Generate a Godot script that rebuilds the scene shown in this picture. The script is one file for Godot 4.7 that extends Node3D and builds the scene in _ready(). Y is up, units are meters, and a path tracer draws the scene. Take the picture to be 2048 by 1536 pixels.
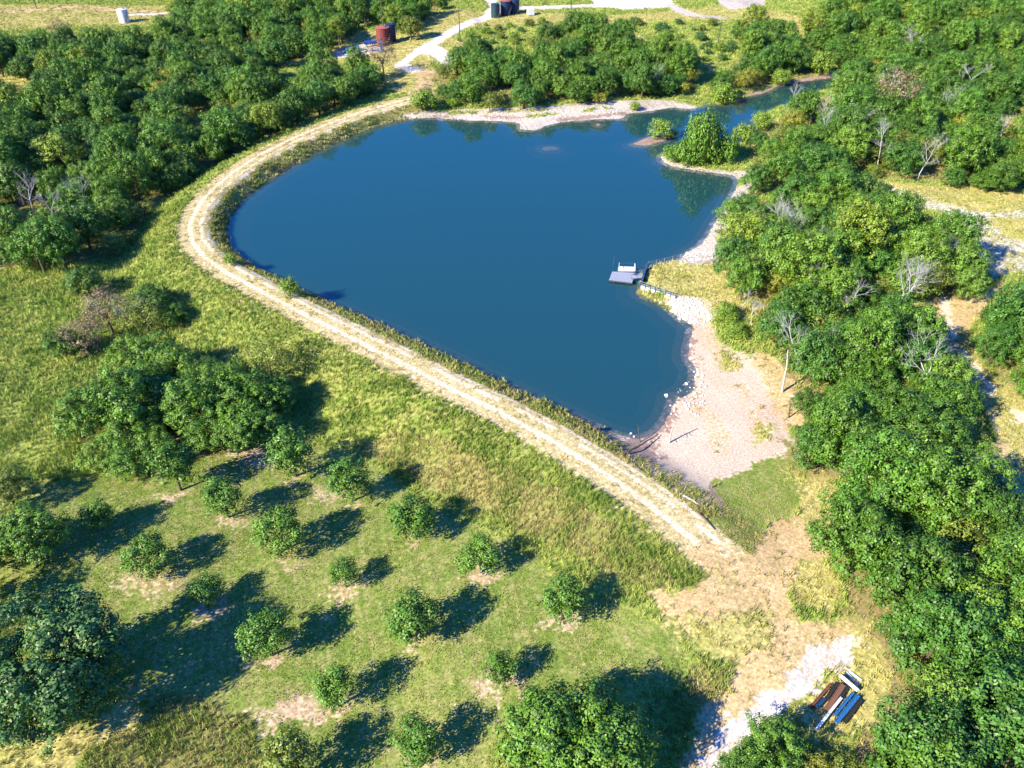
extends Node3D
# A stock pond behind a curved earth dam, seen from a drone: woods, a young orchard, mud flats, a floating dock.

const FOC := 1500.0            # focal length in pixels of the 2048 x 1536 photograph
const CAM_H := 60.0
const PITCH := 38.0
const X0 := -210.0             # bounds of the detailed ground: x, and distance in front of the camera
const D0 := 15.0
const GW := 420
const GD := 325
const TW := 2048
const TH := 1585

var sp := 0.0
var cp := 1.0
var rng := RandomNumberGenerator.new()
var used := {}
var mats := {}

# ------------------------------------------------------------------ camera geometry
func pix(u: float, v: float, h := 0.0) -> Vector3:
	var x := (u - 1024.0) / FOC
	var y := (768.0 - v) / FOC
	var d := Vector3(x, y * cp - sp, -(cp + y * sp))
	return Vector3(0, CAM_H, 0) + d * ((h - CAM_H) / d.y)

func flat(p: Vector3) -> Vector2:
	return Vector2(p.x, -p.z)

func poly(a: Array, h := 0.0) -> PackedVector2Array:
	var r := PackedVector2Array()
	for i in range(0, a.size(), 2):
		r.append(flat(pix(a[i], a[i + 1], h)))
	return r

func gpoly(a: Array) -> PackedVector2Array:
	var r := PackedVector2Array()
	for i in range(0, a.size(), 2):
		r.append(flat(gp(a[i], a[i + 1])))
	return r

# the point of the ground seen at a pixel
func gp(u: float, v: float) -> Vector3:
	var h := 0.5
	var p := Vector3.ZERO
	for i in 10:
		p = pix(u, v, h)
		h = lerpf(h, height(p.x, p.z), 0.7)
	return Vector3(p.x, height(p.x, p.z), p.z)

# ------------------------------------------------------------------ naming
func numbered(called: String) -> String:
	if not used.has(called):
		used[called] = 0
		return called
	used[called] += 1
	return "%s_%03d" % [called, used[called]]

func tag(o: Node, label: String, category: String, group := "", kind := "") -> Node:
	o.set_meta("label", label)
	o.set_meta("category", category)
	if group: o.set_meta("group", group)
	if kind: o.set_meta("kind", kind)
	return o

func thing(called: String, label: String, category: String, at: Vector3, turn := 0.0, group := "") -> Node3D:
	var o := Node3D.new()
	o.name = numbered(called)
	add_child(o)
	o.position = at
	o.rotation.y = turn
	tag(o, label, category, group, "thing")
	return o

# ------------------------------------------------------------------ mesh builder
class MB:
	var v := PackedVector3Array()
	var n := PackedVector3Array()
	var c := PackedColorArray()
	var ix := PackedInt32Array()
	func quad(a: Vector3, b: Vector3, d: Vector3, e: Vector3, col := Color.WHITE) -> void:
		var nn := (e - a).cross(b - a).normalized()
		var k := v.size()
		v.append(a); v.append(b); v.append(d); v.append(e)
		for i in 4:
			n.append(nn)
			c.append(col)
		ix.append(k); ix.append(k + 1); ix.append(k + 2)
		ix.append(k); ix.append(k + 2); ix.append(k + 3)
	func tri(a: Vector3, b: Vector3, d: Vector3, col := Color.WHITE) -> void:
		var nn := (d - a).cross(b - a).normalized()
		var k := v.size()
		v.append(a); v.append(b); v.append(d)
		for i in 3:
			n.append(nn)
			c.append(col)
			ix.append(k + i)
	func box(t: Transform3D, s: Vector3, col := Color.WHITE) -> void:
		var p := []
		for i in 8:
			p.append(t * Vector3((-0.5 if i & 1 == 0 else 0.5) * s.x, (-0.5 if i & 2 == 0 else 0.5) * s.y, (-0.5 if i & 4 == 0 else 0.5) * s.z))
		quad(p[4], p[6], p[7], p[5], col)
		quad(p[1], p[3], p[2], p[0], col)
		quad(p[0], p[2], p[6], p[4], col)
		quad(p[5], p[7], p[3], p[1], col)
		quad(p[6], p[2], p[3], p[7], col)
		quad(p[0], p[4], p[5], p[1], col)
	func tube(a: Vector3, b: Vector3, r0: float, r1: float, sides := 6, col := Color.WHITE, caps := true) -> void:
		var ax := (b - a)
		if ax.length() < 1e-4: return
		ax = ax.normalized()
		var s := ax.cross(Vector3.UP if absf(ax.y) < 0.9 else Vector3.RIGHT).normalized()
		var t := s.cross(ax)
		var k := v.size()
		for i in sides:
			var an := TAU * i / sides
			var d := s * cos(an) + t * sin(an)
			v.append(a + d * r0); n.append(d); c.append(col)
			v.append(b + d * r1); n.append(d); c.append(col)
		for i in sides:
			var i0 := k + 2 * i
			var i1 := k + 2 * ((i + 1) % sides)
			ix.append(i0); ix.append(i1 + 1); ix.append(i0 + 1)
			ix.append(i0); ix.append(i1); ix.append(i1 + 1)
		if caps:
			for e in 2:
				var kc := v.size()
				var o := a if e == 0 else b
				var r := r0 if e == 0 else r1
				if r < 0.004: continue
				var nn := -ax if e == 0 else ax
				v.append(o); n.append(nn); c.append(col)
				for i in sides:
					var an := TAU * i / sides
					v.append(o + (s * cos(an) + t * sin(an)) * r); n.append(nn); c.append(col)
				for i in sides:
					ix.append(kc)
					if e == 0:
						ix.append(kc + 1 + (i + 1) % sides); ix.append(kc + 1 + i)
					else:
						ix.append(kc + 1 + i); ix.append(kc + 1 + (i + 1) % sides)
	func lathe(prof: Array, sides := 20, col := Color.WHITE) -> void:
		for j in prof.size() - 1:
			var a: Vector2 = prof[j]
			var b: Vector2 = prof[j + 1]
			var sl := Vector2(b.y - a.y, -(b.x - a.x)).normalized()
			var k := v.size()
			for i in sides:
				var an := TAU * i / sides
				var d := Vector3(cos(an), 0, sin(an))
				var nn := (d * sl.x + Vector3.UP * sl.y)
				v.append(d * a.x + Vector3.UP * a.y); n.append(nn); c.append(col)
				v.append(d * b.x + Vector3.UP * b.y); n.append(nn); c.append(col)
			for i in sides:
				var i0 := k + 2 * i
				var i1 := k + 2 * ((i + 1) % sides)
				ix.append(i0); ix.append(i1 + 1); ix.append(i0 + 1)
				ix.append(i0); ix.append(i1); ix.append(i1 + 1)
	func mesh() -> ArrayMesh:
		var a := []
		a.resize(Mesh.ARRAY_MAX)
		a[Mesh.ARRAY_VERTEX] = v
		a[Mesh.ARRAY_NORMAL] = n
		a[Mesh.ARRAY_COLOR] = c
		a[Mesh.ARRAY_INDEX] = ix
		var m := ArrayMesh.new()
		m.add_surface_from_arrays(Mesh.PRIMITIVE_TRIANGLES, a)
		return m

func put(called: String, m: Mesh, mat: Material, parent: Node = null) -> MeshInstance3D:
	var o := MeshInstance3D.new()
	o.mesh = m
	o.material_override = mat
	if parent == null:
		o.name = numbered(called)
		add_child(o)
	else:
		o.name = called
		parent.add_child(o, true)
	return o

func lin(r: float, g: float, b: float) -> Color:
	return Color(r, g, b).linear_to_srgb()

func paint(called: String, col: Color, rough := 0.9, spec := 0.4, metal := 0.0) -> StandardMaterial3D:
	if mats.has(called): return mats[called]
	var m := StandardMaterial3D.new()
	m.resource_name = called
	m.albedo_color = col
	m.roughness = rough
	m.metallic_specular = spec
	m.metallic = metal
	mats[called] = m
	return m

# painted or weathered surface: a colour broken up by two noises
func worn(called: String, ca: Color, cb: Color, freq: float, rough := 0.85, scale := Vector3.ONE) -> StandardMaterial3D:
	if mats.has(called): return mats[called]
	var m := paint(called, Color.WHITE, rough, 0.4)
	var fn := FastNoiseLite.new()
	fn.seed = called.hash() % 1000
	fn.frequency = freq
	fn.fractal_octaves = 5
	var src := fn.get_seamless_image(256, 256)
	var im := Image.create(256, 256, false, Image.FORMAT_RGB8)
	for y in 256:
		for x in 256:
			im.set_pixel(x, y, ca.lerp(cb, smoothstep(0.25, 0.75, src.get_pixel(x, y).r)))
	m.albedo_texture = ImageTexture.create_from_image(im)
	m.uv1_triplanar = true
	m.uv1_scale = scale
	return m

# ------------------------------------------------------------------ ground shape
var pond: PackedVector2Array
var islands := []
var dam: PackedVector2Array
var downs: PackedVector2Array
var pad: PackedVector2Array
var beyond_a := PackedVector2Array()
var beyond_b := PackedVector2Array()
var hgrid := PackedFloat32Array()
var sgrid := PackedFloat32Array()
var dgrid := PackedFloat32Array()
var relief := FastNoiseLite.new()

func edge_dist(p: Vector2, q: PackedVector2Array, closed: bool) -> float:
	var best := 1e9
	var m := q.size()
	for i in (m if closed else m - 1):
		var c := Geometry2D.get_closest_point_to_segment(p, q[i], q[(i + 1) % m])
		best = minf(best, p.distance_squared_to(c))
	return sqrt(best)

func signed(p: Vector2, q: PackedVector2Array) -> float:
	var d := edge_dist(p, q, true)
	return -d if Geometry2D.is_point_in_polygon(p, q) else d

func shape_at(p: Vector2, s: float, dc: float, ds: float, dp: float) -> float:
	var nz := relief.get_noise_2d(p.x, p.y)
	if s < 0.0:
		return maxf(-2.6, s * 0.2) - 0.03
	var bank := minf(s * 0.075, 0.65) + smoothstep(8.0, 26.0, s) * 1.1 + nz * 0.35 * smoothstep(2.0, 10.0, s) + maxf(0.0, p.y - 200.0) * 0.012
	var crest := 2.0
	var dcx := maxf(0.0, dc - 2.3)
	var h := bank
	if ds < 0.0:
		var near := maxf(smoothstep(45.0, 3.0, edge_dist(p, beyond_a, false)), smoothstep(45.0, 3.0, edge_dist(p, beyond_b, false)))
		var base := -1.5 + 3.0 * near + nz * 0.45 + maxf(0.0, p.y - 150.0) * 0.012
		h = maxf(base, lerpf(crest, base, smoothstep(0.0, 11.0, dcx)))
	else:
		var w := smoothstep(9.0, 4.0, dc)
		var t := clampf(s / (s + dcx + 0.01), 0.0, 1.0)
		h = lerpf(bank, crest * pow(t, 0.8), w)
	return lerpf(maxf(h, 1.0), h, smoothstep(-0.4, 3.0, dp))

func build_heights() -> void:
	relief.seed = 5
	relief.frequency = 0.028
	relief.fractal_octaves = 3
	var step := 2.5
	var cw := int(GW / step) + 2
	var cd := int(GD / step) + 2
	var a := PackedFloat32Array()
	a.resize(cw * cd * 4)
	for j in cd:
		for i in cw:
			var p := Vector2(X0 + i * step, D0 + j * step)
			var s := signed(p, pond)
			for isl in islands:
				s = maxf(s, -signed(p, isl))
			var k := (j * cw + i) * 4
			a[k] = s
			a[k + 1] = edge_dist(p, dam, false)
			a[k + 2] = signed(p, downs)
			a[k + 3] = signed(p, pad)
	hgrid.resize((GW + 1) * (GD + 1))
	sgrid.resize(hgrid.size())
	dgrid.resize(hgrid.size())
	for j in GD + 1:
		for i in GW + 1:
			var fx := i / step
			var fy := j / step
			var ii := int(fx)
			var jj := int(fy)
			fx -= ii
			fy -= jj
			var k := (jj * cw + ii) * 4
			var k2 := k + cw * 4
			var w00 := (1 - fx) * (1 - fy)
			var w10 := fx * (1 - fy)
			var w01 := (1 - fx) * fy
			var w11 := fx * fy
			var s := a[k] * w00 + a[k + 4] * w10 + a[k2] * w01 + a[k2 + 4] * w11
			var dc := a[k + 1] * w00 + a[k + 5] * w10 + a[k2 + 1] * w01 + a[k2 + 5] * w11
			var ds := a[k + 2] * w00 + a[k + 6] * w10 + a[k2 + 2] * w01 + a[k2 + 6] * w11
			var dp := a[k + 3] * w00 + a[k + 7] * w10 + a[k2 + 3] * w01 + a[k2 + 7] * w11
			var g := j * (GW + 1) + i
			sgrid[g] = s
			dgrid[g] = dc
			hgrid[g] = shape_at(Vector2(X0 + i, D0 + j), s, dc, ds, dp)

func sample(g: PackedFloat32Array, x: float, z: float) -> float:
	var fx := clampf(x - X0, 0.0, GW - 0.001)
	var fy := clampf(-z - D0, 0.0, GD - 0.001)
	var i := int(fx)
	var j := int(fy)
	fx -= i
	fy -= j
	var k := j * (GW + 1) + i
	return lerpf(lerpf(g[k], g[k + 1], fx), lerpf(g[k + GW + 1], g[k + GW + 2], fx), fy)

func height(x: float, z: float) -> float:
	return sample(hgrid, x, z)

func build_ground(mat: Material) -> void:
	var xs := PackedFloat32Array()
	var ds := PackedFloat32Array()
	for e in [2500, 1200, 600, 250, 100, 40, 12]: xs.append(X0 - e)
	for i in GW + 1: xs.append(X0 + i)
	for e in [12, 40, 100, 250, 600, 1200, 2500]: xs.append(X0 + GW + e)
	for e in [600, 250, 100, 40, 12]: ds.append(D0 - e)
	for j in GD + 1: ds.append(D0 + j)
	for e in [12, 40, 100, 250, 600, 1200, 2500]: ds.append(D0 + GD + e)
	var w := xs.size()
	var m := ds.size()
	var v := PackedVector3Array()
	var n := PackedVector3Array()
	var uv := PackedVector2Array()
	v.resize(w * m)
	n.resize(w * m)
	uv.resize(w * m)
	var k := 0
	for j in m:
		for i in w:
			var x := xs[i]
			var z := -ds[j]
			v[k] = Vector3(x, height(x, z), z)
			n[k] = Vector3(height(x - 0.8, z) - height(x + 0.8, z), 1.6, height(x, z - 0.8) - height(x, z + 0.8)).normalized()
			uv[k] = Vector2(clampf((x - X0) / GW, 0.002, 0.998), clampf((ds[j] - D0) / GD, 0.002, 0.998))
			k += 1
	var ix := PackedInt32Array()
	ix.resize((w - 1) * (m - 1) * 6)
	k = 0
	for j in m - 1:
		for i in w - 1:
			var a := j * w + i
			ix[k] = a; ix[k + 1] = a + w; ix[k + 2] = a + w + 1
			ix[k + 3] = a; ix[k + 4] = a + w + 1; ix[k + 5] = a + 1
			k += 6
	var arr := []
	arr.resize(Mesh.ARRAY_MAX)
	arr[Mesh.ARRAY_VERTEX] = v
	arr[Mesh.ARRAY_NORMAL] = n
	arr[Mesh.ARRAY_TEX_UV] = uv
	arr[Mesh.ARRAY_INDEX] = ix
	var me := ArrayMesh.new()
	me.add_surface_from_arrays(Mesh.PRIMITIVE_TRIANGLES, arr)
	var o := put("ground", me, mat)
	tag(o, "grassy ground with mud flats, tracks and a curved earth dam", "ground", "", "structure")

# ------------------------------------------------------------------ ground cover classes
enum { MEADOW, LAWN, DIRT, MUD, GRAVEL, WOOD, SLOPE, BROWN, WET, STRAW, BRUSH, CREST, BED, RUT, SHORE, LITTER }
var cls := PackedByteArray()

func fill(q: PackedVector2Array, c: int) -> void:
	var m := q.size()
	var px := PackedVector2Array()
	var lo := 1e9
	var hi := -1e9
	for p in q:
		var t := Vector2((p.x - X0) / GW * TW, (p.y - D0) / GD * TH)
		px.append(t)
		lo = minf(lo, t.y)
		hi = maxf(hi, t.y)
	for y in range(maxi(0, int(lo)), mini(TH - 1, int(hi)) + 1):
		var cross := []
		for i in m:
			var a := px[i]
			var b := px[(i + 1) % m]
			if (a.y <= y) != (b.y <= y):
				cross.append(a.x + (y - a.y) / (b.y - a.y) * (b.x - a.x))
		cross.sort()
		for k in range(0, cross.size() - 1, 2):
			var x0 := maxi(0, int(cross[k]))
			var x1 := mini(TW - 1, int(cross[k + 1]))
			var row := y * TW
			for x in range(x0, x1 + 1):
				cls[row + x] = c

func stroke(q: PackedVector2Array, c: int, width: float, shift := 0.0, broken := 0.0) -> void:
	var tx := float(TW) / GW
	var acc := 0.0
	for i in q.size() - 1:
		var a := q[i]
		var b := q[i + 1]
		var dir := (b - a).normalized()
		var nn := Vector2(-dir.y, dir.x)
		var steps := int(a.distance_to(b) / 0.15) + 1
		for s in steps:
			acc += 0.15
			if broken > 0.0 and relief.get_noise_2d(acc * 6.0, width * 50.0 + shift * 31.0) < broken - 0.5: continue
			var p := a.lerp(b, float(s) / steps) + nn * shift
			var r := int(width * 0.5 * tx) + 1
			var cx := int((p.x - X0) * tx)
			var cy := int((p.y - D0) / GD * TH)
			for y in range(maxi(0, cy - r), mini(TH - 1, cy + r) + 1):
				for x in range(maxi(0, cx - r), mini(TW - 1, cx + r) + 1):
					var d := Vector2(x - (p.x - X0) * tx, y - (p.y - D0) / GD * TH).length()
					if d <= width * 0.5 * tx: cls[y * TW + x] = c

func class_at(x: float, z: float) -> int:
	var i := clampi(int((x - X0) / GW * TW), 0, TW - 1)
	var j := clampi(int((-z - D0) / GD * TH), 0, TH - 1)
	return cls[j * TW + i]

func build_classes() -> void:
	cls.resize(TW * TH)
	cls.fill(MEADOW)
	# woodland floor
	for w in woods: fill(w.ground, WOOD)
	# open ground in the upper part
	fill(gpoly([700, 60, 800, 62, 900, 20, 1240, 30, 1480, 10, 1640, 40, 1600, 70, 1480, 60, 1420, 150, 1400, 100, 1300, 95, 1240, 50, 1100, 55, 1060, 90, 960, 88, 880, 105, 850, 140, 880, 200, 800, 215, 780, 170, 740, 118, 600, 130, 560, 130, 640, 90]), STRAW)
	fill(gpoly([-100, 12, 110, 8, 330, 12, 335, 45, 240, 52, 150, 50, -100, 66]), STRAW)
	fill(gpoly([-80, 138, 60, 140, 125, 156, 90, 174, -80, 172]), STRAW)
	fill(gpoly([900, 60, 1060, 50, 1110, 62, 1080, 110, 1000, 95, 930, 92]), MEADOW)
	fill(gpoly([1240, 45, 1480, 40, 1460, 110, 1420, 130, 1390, 105, 1320, 95]), MEADOW)
	# orchard lawn
	fill(gpoly([-200, 1010, 130, 960, 330, 925, 480, 905, 560, 830, 650, 900, 760, 935, 830, 1000, 960, 1055, 1080, 1130, 1200, 1195, 1350, 1260, 1390, 1340, 1330, 1390, 1180, 1380, 1000, 1470, 960, 1640, 480, 1640, 430, 1400, 250, 1400, 0, 1160, -200, 1200]), LAWN)
	# dam faces
	fill(gpoly([360, 470, 330, 520, 420, 580, 560, 700, 620, 790, 740, 880, 900, 905, 1100, 1010, 1380, 1180, 1455, 1140, 1300, 1010, 1000, 830, 700, 680, 500, 580, 400, 530]), SLOPE)
	fill(gpoly([380, 440, 330, 460, 250, 500, 300, 420, 420, 330, 600, 262, 780, 205, 800, 200, 640, 265, 500, 335]), SLOPE)
	fill(gpoly([790, 865, 900, 882, 1050, 952, 1290, 1080, 1390, 1150, 1330, 1180, 1240, 1165, 1100, 1085, 950, 1015, 830, 965, 720, 900]), BROWN)
	fill(gpoly([150, 1640, 230, 1450, 330, 1390, 430, 1400, 500, 1450, 560, 1640]), BROWN)
	fill(gpoly([-200, 1480, 120, 1470, 260, 1400, 300, 1440, 180, 1500, 60, 1640, -200, 1640]), STRAW)
	# upstream edge strip
	stroke(dam, SLOPE, 11.0)
	stroke(dam, BROWN, 4.0, -4.3)
	stroke(dam, WET, 1.2, -6.2, 0.4)
	# dirt at the dam's end and along the gravel
	fill(gpoly([1380, 1180, 1440, 1150, 1500, 1140, 1510, 1080, 1550, 1060, 1600, 1075, 1640, 1050, 1665, 1090, 1640, 1130, 1590, 1120, 1570, 1200, 1600, 1240, 1680, 1240, 1710, 1270, 1600, 1330, 1500, 1440, 1430, 1540, 1380, 1640, 1300, 1640, 1380, 1500, 1400, 1400, 1480, 1330, 1400, 1290, 1320, 1230, 1290, 1180]), DIRT)
	fill(gpoly([1370, 1240, 1470, 1225, 1540, 1230, 1540, 1290, 1460, 1330, 1400, 1300]), STRAW)
	fill(gpoly([1570, 1140, 1640, 1120, 1690, 1180, 1660, 1230, 1590, 1215]), STRAW)
	fill(gpoly([1380, 1340, 1470, 1340, 1440, 1400, 1380, 1420]), BROWN)
	fill(gpoly([1360, 1640, 1400, 1530, 1450, 1450, 1520, 1410, 1560, 1370, 1620, 1310, 1680, 1275, 1728, 1272, 1720, 1300, 1650, 1345, 1620, 1385, 1560, 1430, 1500, 1470, 1460, 1520, 1440, 1640]), GRAVEL)
	fill(gpoly([1690, 1235, 1735, 1240, 1770, 1330, 1775, 1420, 1740, 1460, 1640, 1470, 1590, 1440, 1630, 1380, 1660, 1345, 1725, 1300]), STRAW)
	# bare patches in the orchard
	for q in [[450, 905, 500, 890, 545, 895, 550, 940, 500, 935], [230, 1150, 330, 1140, 390, 1165, 340, 1190, 250, 1180], [500, 1420, 580, 1400, 690, 1400, 660, 1430, 540, 1455], [925, 1370, 990, 1368, 985, 1385, 940, 1390], [1080, 1240, 1150, 1238, 1120, 1255], [600, 975, 690, 985, 660, 1005], [560, 1115, 620, 1125, 580, 1140], [800, 1285, 860, 1285, 830, 1300], [920, 1150, 1010, 1150, 980, 1170], [300, 990, 360, 985, 350, 1010], [450, 1040, 500, 1040, 480, 1060], [480, 1310, 520, 1330, 490, 1350]]:
		fill(gpoly(q), LITTER)
	for q in [500, 885, 592, 957, 705, 1007, 828, 1079, 962, 1149, 1125, 1243, 362, 985, 458, 1039, 567, 1105, 693, 1179, 832, 1285, 1000, 1369, 305, 1147, 418, 1217, 545, 1315, 678, 1417, 838, 1523].size() / 2:
		var ring := PackedVector2Array()
		var li := [500, 885, 592, 957, 705, 1007, 828, 1079, 962, 1149, 1125, 1243, 362, 985, 458, 1039, 567, 1105, 693, 1179, 832, 1285, 1000, 1369, 305, 1147, 418, 1217, 545, 1315, 678, 1417, 838, 1523]
		var o := flat(gp(li[q * 2], li[q * 2 + 1]))
		var rr := rng.randf_range(0.5, 1.35)
		for e in 9: ring.append(o + Vector2(cos(e * TAU / 9.0) * rr * 1.3, sin(e * TAU / 9.0) * rr))
		fill(ring, LITTER)
	# mud flat and shores
	fill(gpoly([1380, 612, 1420, 640, 1440, 690, 1500, 710, 1545, 760, 1580, 850, 1565, 905, 1490, 950, 1440, 962, 1400, 985, 1330, 965, 1290, 935, 1250, 905, 1215, 880, 1180, 848, 1240, 872, 1300, 872, 1340, 830, 1345, 790, 1390, 780, 1385, 730, 1372, 700, 1384, 650]), MUD)
	fill(gpoly([1500, 700, 1560, 720, 1600, 800, 1620, 850, 1575, 860, 1540, 790]), DIRT)
	fill(gpoly([1190, 855, 1240, 876, 1290, 880, 1320, 905, 1325, 935, 1300, 945, 1250, 905]), WET)
	fill(gpoly([1330, 960, 1400, 985, 1450, 965, 1460, 985, 1445, 1010, 1450, 1030, 1400, 1010, 1350, 985]), WET)
	fill(gpoly([1440, 960, 1500, 935, 1560, 905, 1620, 960, 1600, 1010, 1520, 1060, 1480, 1090, 1400, 1040, 1450, 1030]), LAWN)
	fill(gpoly([1570, 930, 1620, 960, 1710, 970, 1700, 1120, 1660, 1060, 1600, 1040, 1610, 980]), STRAW)
	fill(gpoly([1295, 535, 1360, 520, 1440, 520, 1490, 560, 1500, 640, 1440, 640, 1400, 610, 1340, 590, 1290, 570]), STRAW)
	fill(gpoly([1355, 520, 1380, 500, 1400, 488, 1432, 440, 1470, 380, 1500, 360, 1500, 400, 1470, 470, 1440, 525, 1380, 530]), SHORE)
	fill(gpoly([1325, 590, 1400, 596, 1420, 610, 1430, 640, 1390, 650, 1360, 640]), SHORE)
	fill(gpoly([1318, 306, 1350, 300, 1420, 300, 1500, 330, 1510, 345, 1480, 360, 1400, 345, 1345, 338, 1316, 325]), MEADOW)
	stroke(gpoly([1316, 318, 1345, 334, 1400, 344, 1470, 352, 1500, 346]), SHORE, 3.2)
	fill(gpoly([800, 232, 840, 222, 940, 218, 1040, 214, 1100, 212, 1190, 203, 1270, 200, 1330, 200, 1395, 208, 1395, 222, 1300, 226, 1260, 242, 1200, 242, 1110, 255, 1060, 266, 1030, 264, 1040, 246, 900, 242]), SHORE)
	fill(gpoly([1330, 198, 1400, 190, 1490, 180, 1500, 196, 1430, 208, 1395, 214]), MEADOW)
	fill(gpoly([1480, 190, 1530, 180, 1560, 168, 1700, 135, 1740, 140, 1730, 158, 1640, 166, 1560, 178, 1520, 192]), WET)
	# tyre marks, damp edges and weeds on the mud
	for q in [[1400, 640, 1440, 740, 1500, 800, 1520, 880], [1412, 636, 1455, 735, 1514, 792, 1540, 870], [1380, 800, 1420, 850, 1440, 940], [1390, 790, 1436, 846, 1460, 930]]:
		stroke(gpoly(q), DIRT, 0.45, 0.0, 0.35)
	stroke(gpoly([1384, 650, 1379, 680, 1371, 710, 1387, 732, 1391, 752, 1382, 776]), WET, 0.9, 0.0, 0.3)
	stroke(gpoly([1342, 793, 1346, 802, 1337, 832, 1322, 856, 1302, 873, 1272, 880]), WET, 1.3, 0.0, 0.2)
	for q in [[1440, 700, 1470, 705, 1480, 740, 1455, 745], [1350, 985, 1390, 975, 1420, 1000, 1380, 1010], [1500, 860, 1540, 850, 1550, 880, 1515, 890]]:
		fill(gpoly(q), STRAW)
	# weedy streaks on the far shore
	stroke(gpoly([900, 226, 1000, 224, 1090, 220]), BROWN, 1.6, 0.0, 0.4)
	stroke(gpoly([1060, 234, 1130, 226, 1220, 216]), MEADOW, 1.6, 0.0, 0.45)
	stroke(gpoly([1120, 240, 1200, 232, 1250, 226]), WET, 1.8, 0.0, 0.4)
	stroke(gpoly([850, 233, 960, 233, 1040, 236]), WET, 1.5, 0.0, 0.35)
	for isl in islands: fill(isl, WET)
	# white oilfield pads and roads
	fill(gpoly([640, 108, 700, 92, 765, 82, 770, 100, 715, 115, 660, 118]), SHORE)
	fill(gpoly([785, 132, 830, 98, 850, 88, 880, 92, 910, 118, 915, 132, 890, 138, 862, 112, 838, 108, 816, 126, 822, 134, 858, 138, 860, 148, 815, 146]), GRAVEL)
	stroke(gpoly([855, 92, 885, 74, 925, 52, 975, 34, 995, 14, 970, -10]), GRAVEL, 4.6)
	stroke(gpoly([985, 22, 1060, 16, 1180, 12, 1300, 10]), GRAVEL, 6.0)
	fill(gpoly([1180, -5, 1340, -8, 1350, 14, 1260, 20, 1190, 14]), GRAVEL)
	fill(gpoly([1430, -10, 1530, -10, 1530, 12, 1460, 20, 1440, 10]), SHORE)
	stroke(gpoly([1340, 12, 1380, 30, 1440, 36]), SHORE, 5.0)
	stroke(gpoly([855, 140, 845, 175, 830, 195]), DIRT, 5.0, 0.0, 0.25)
	stroke(gpoly([-60, 26, 160, 14, 330, 28]), DIRT, 5.0)
	stroke(gpoly([260, 30, 320, 28, 335, 25]), GRAVEL, 3.0)
	stroke(gpoly([740, 40, 690, 60, 620, 100, 560, 125]), DIRT, 2.5, 0.0, 0.4)
	# clearing on the east side
	fill(gpoly([1735, 365, 1900, 375, 2150, 385, 2150, 560, 2030, 545, 1985, 560, 1950, 480, 1880, 425, 1780, 405]), BRUSH)
	fill(gpoly([1740, 362, 1860, 372, 2150, 380, 2150, 420, 1960, 425, 1850, 395]), STRAW)
	fill(gpoly([1960, 440, 2150, 430, 2150, 480, 2030, 480]), STRAW)
	fill(gpoly([1820, 600, 1960, 590, 2010, 560, 1990, 600, 1950, 640, 1920, 700, 1990, 760, 2150, 850, 2150, 1060, 2000, 1010, 1960, 950, 1995, 880, 1960, 790, 1890, 700, 1840, 640]), DIRT)
	fill(gpoly([1900, 660, 1930, 660, 1960, 720, 2000, 770, 2150, 860, 2150, 1050, 2030, 1000, 2010, 880, 1980, 800]), STRAW)
	fill(gpoly([1952, 905, 1975, 905, 1995, 960, 1985, 1000, 1960, 985]), GRAVEL)
	stroke(gpoly([1885, 590, 1900, 660, 1935, 720, 1990, 790, 2060, 850]), RUT, 1.2, 0.0, 0.5)
	# the dam's crest and its wheel ruts
	stroke(dam, CREST, 5.2)
	stroke(dam, RUT, 0.75, 0.5)
	stroke(dam, RUT, 0.55, -1.3, 0.3)
	stroke(dam, RUT, 0.5, -2.3, 0.45)
	stroke(dam, DIRT, 0.5, 1.7, 0.42)
	stroke(gpoly([1420, 1115, 1480, 1150, 1530, 1140, 1560, 1090, 1590, 1060]), DIRT, 4.0)
	# water bed
	for j in TH:
		var z := -(D0 + (j + 0.5) / TH * GD)
		for i in range(int(TW * 0.25), int(TW * 0.8)):
			if sample(sgrid, X0 + (i + 0.5) / TW * GW, z) < -0.35: cls[j * TW + i] = BED

func tone(a: Array) -> PackedFloat32Array:
	var r := PackedFloat32Array()
	for c in a: r.append(c * 255.0)
	return r

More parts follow.
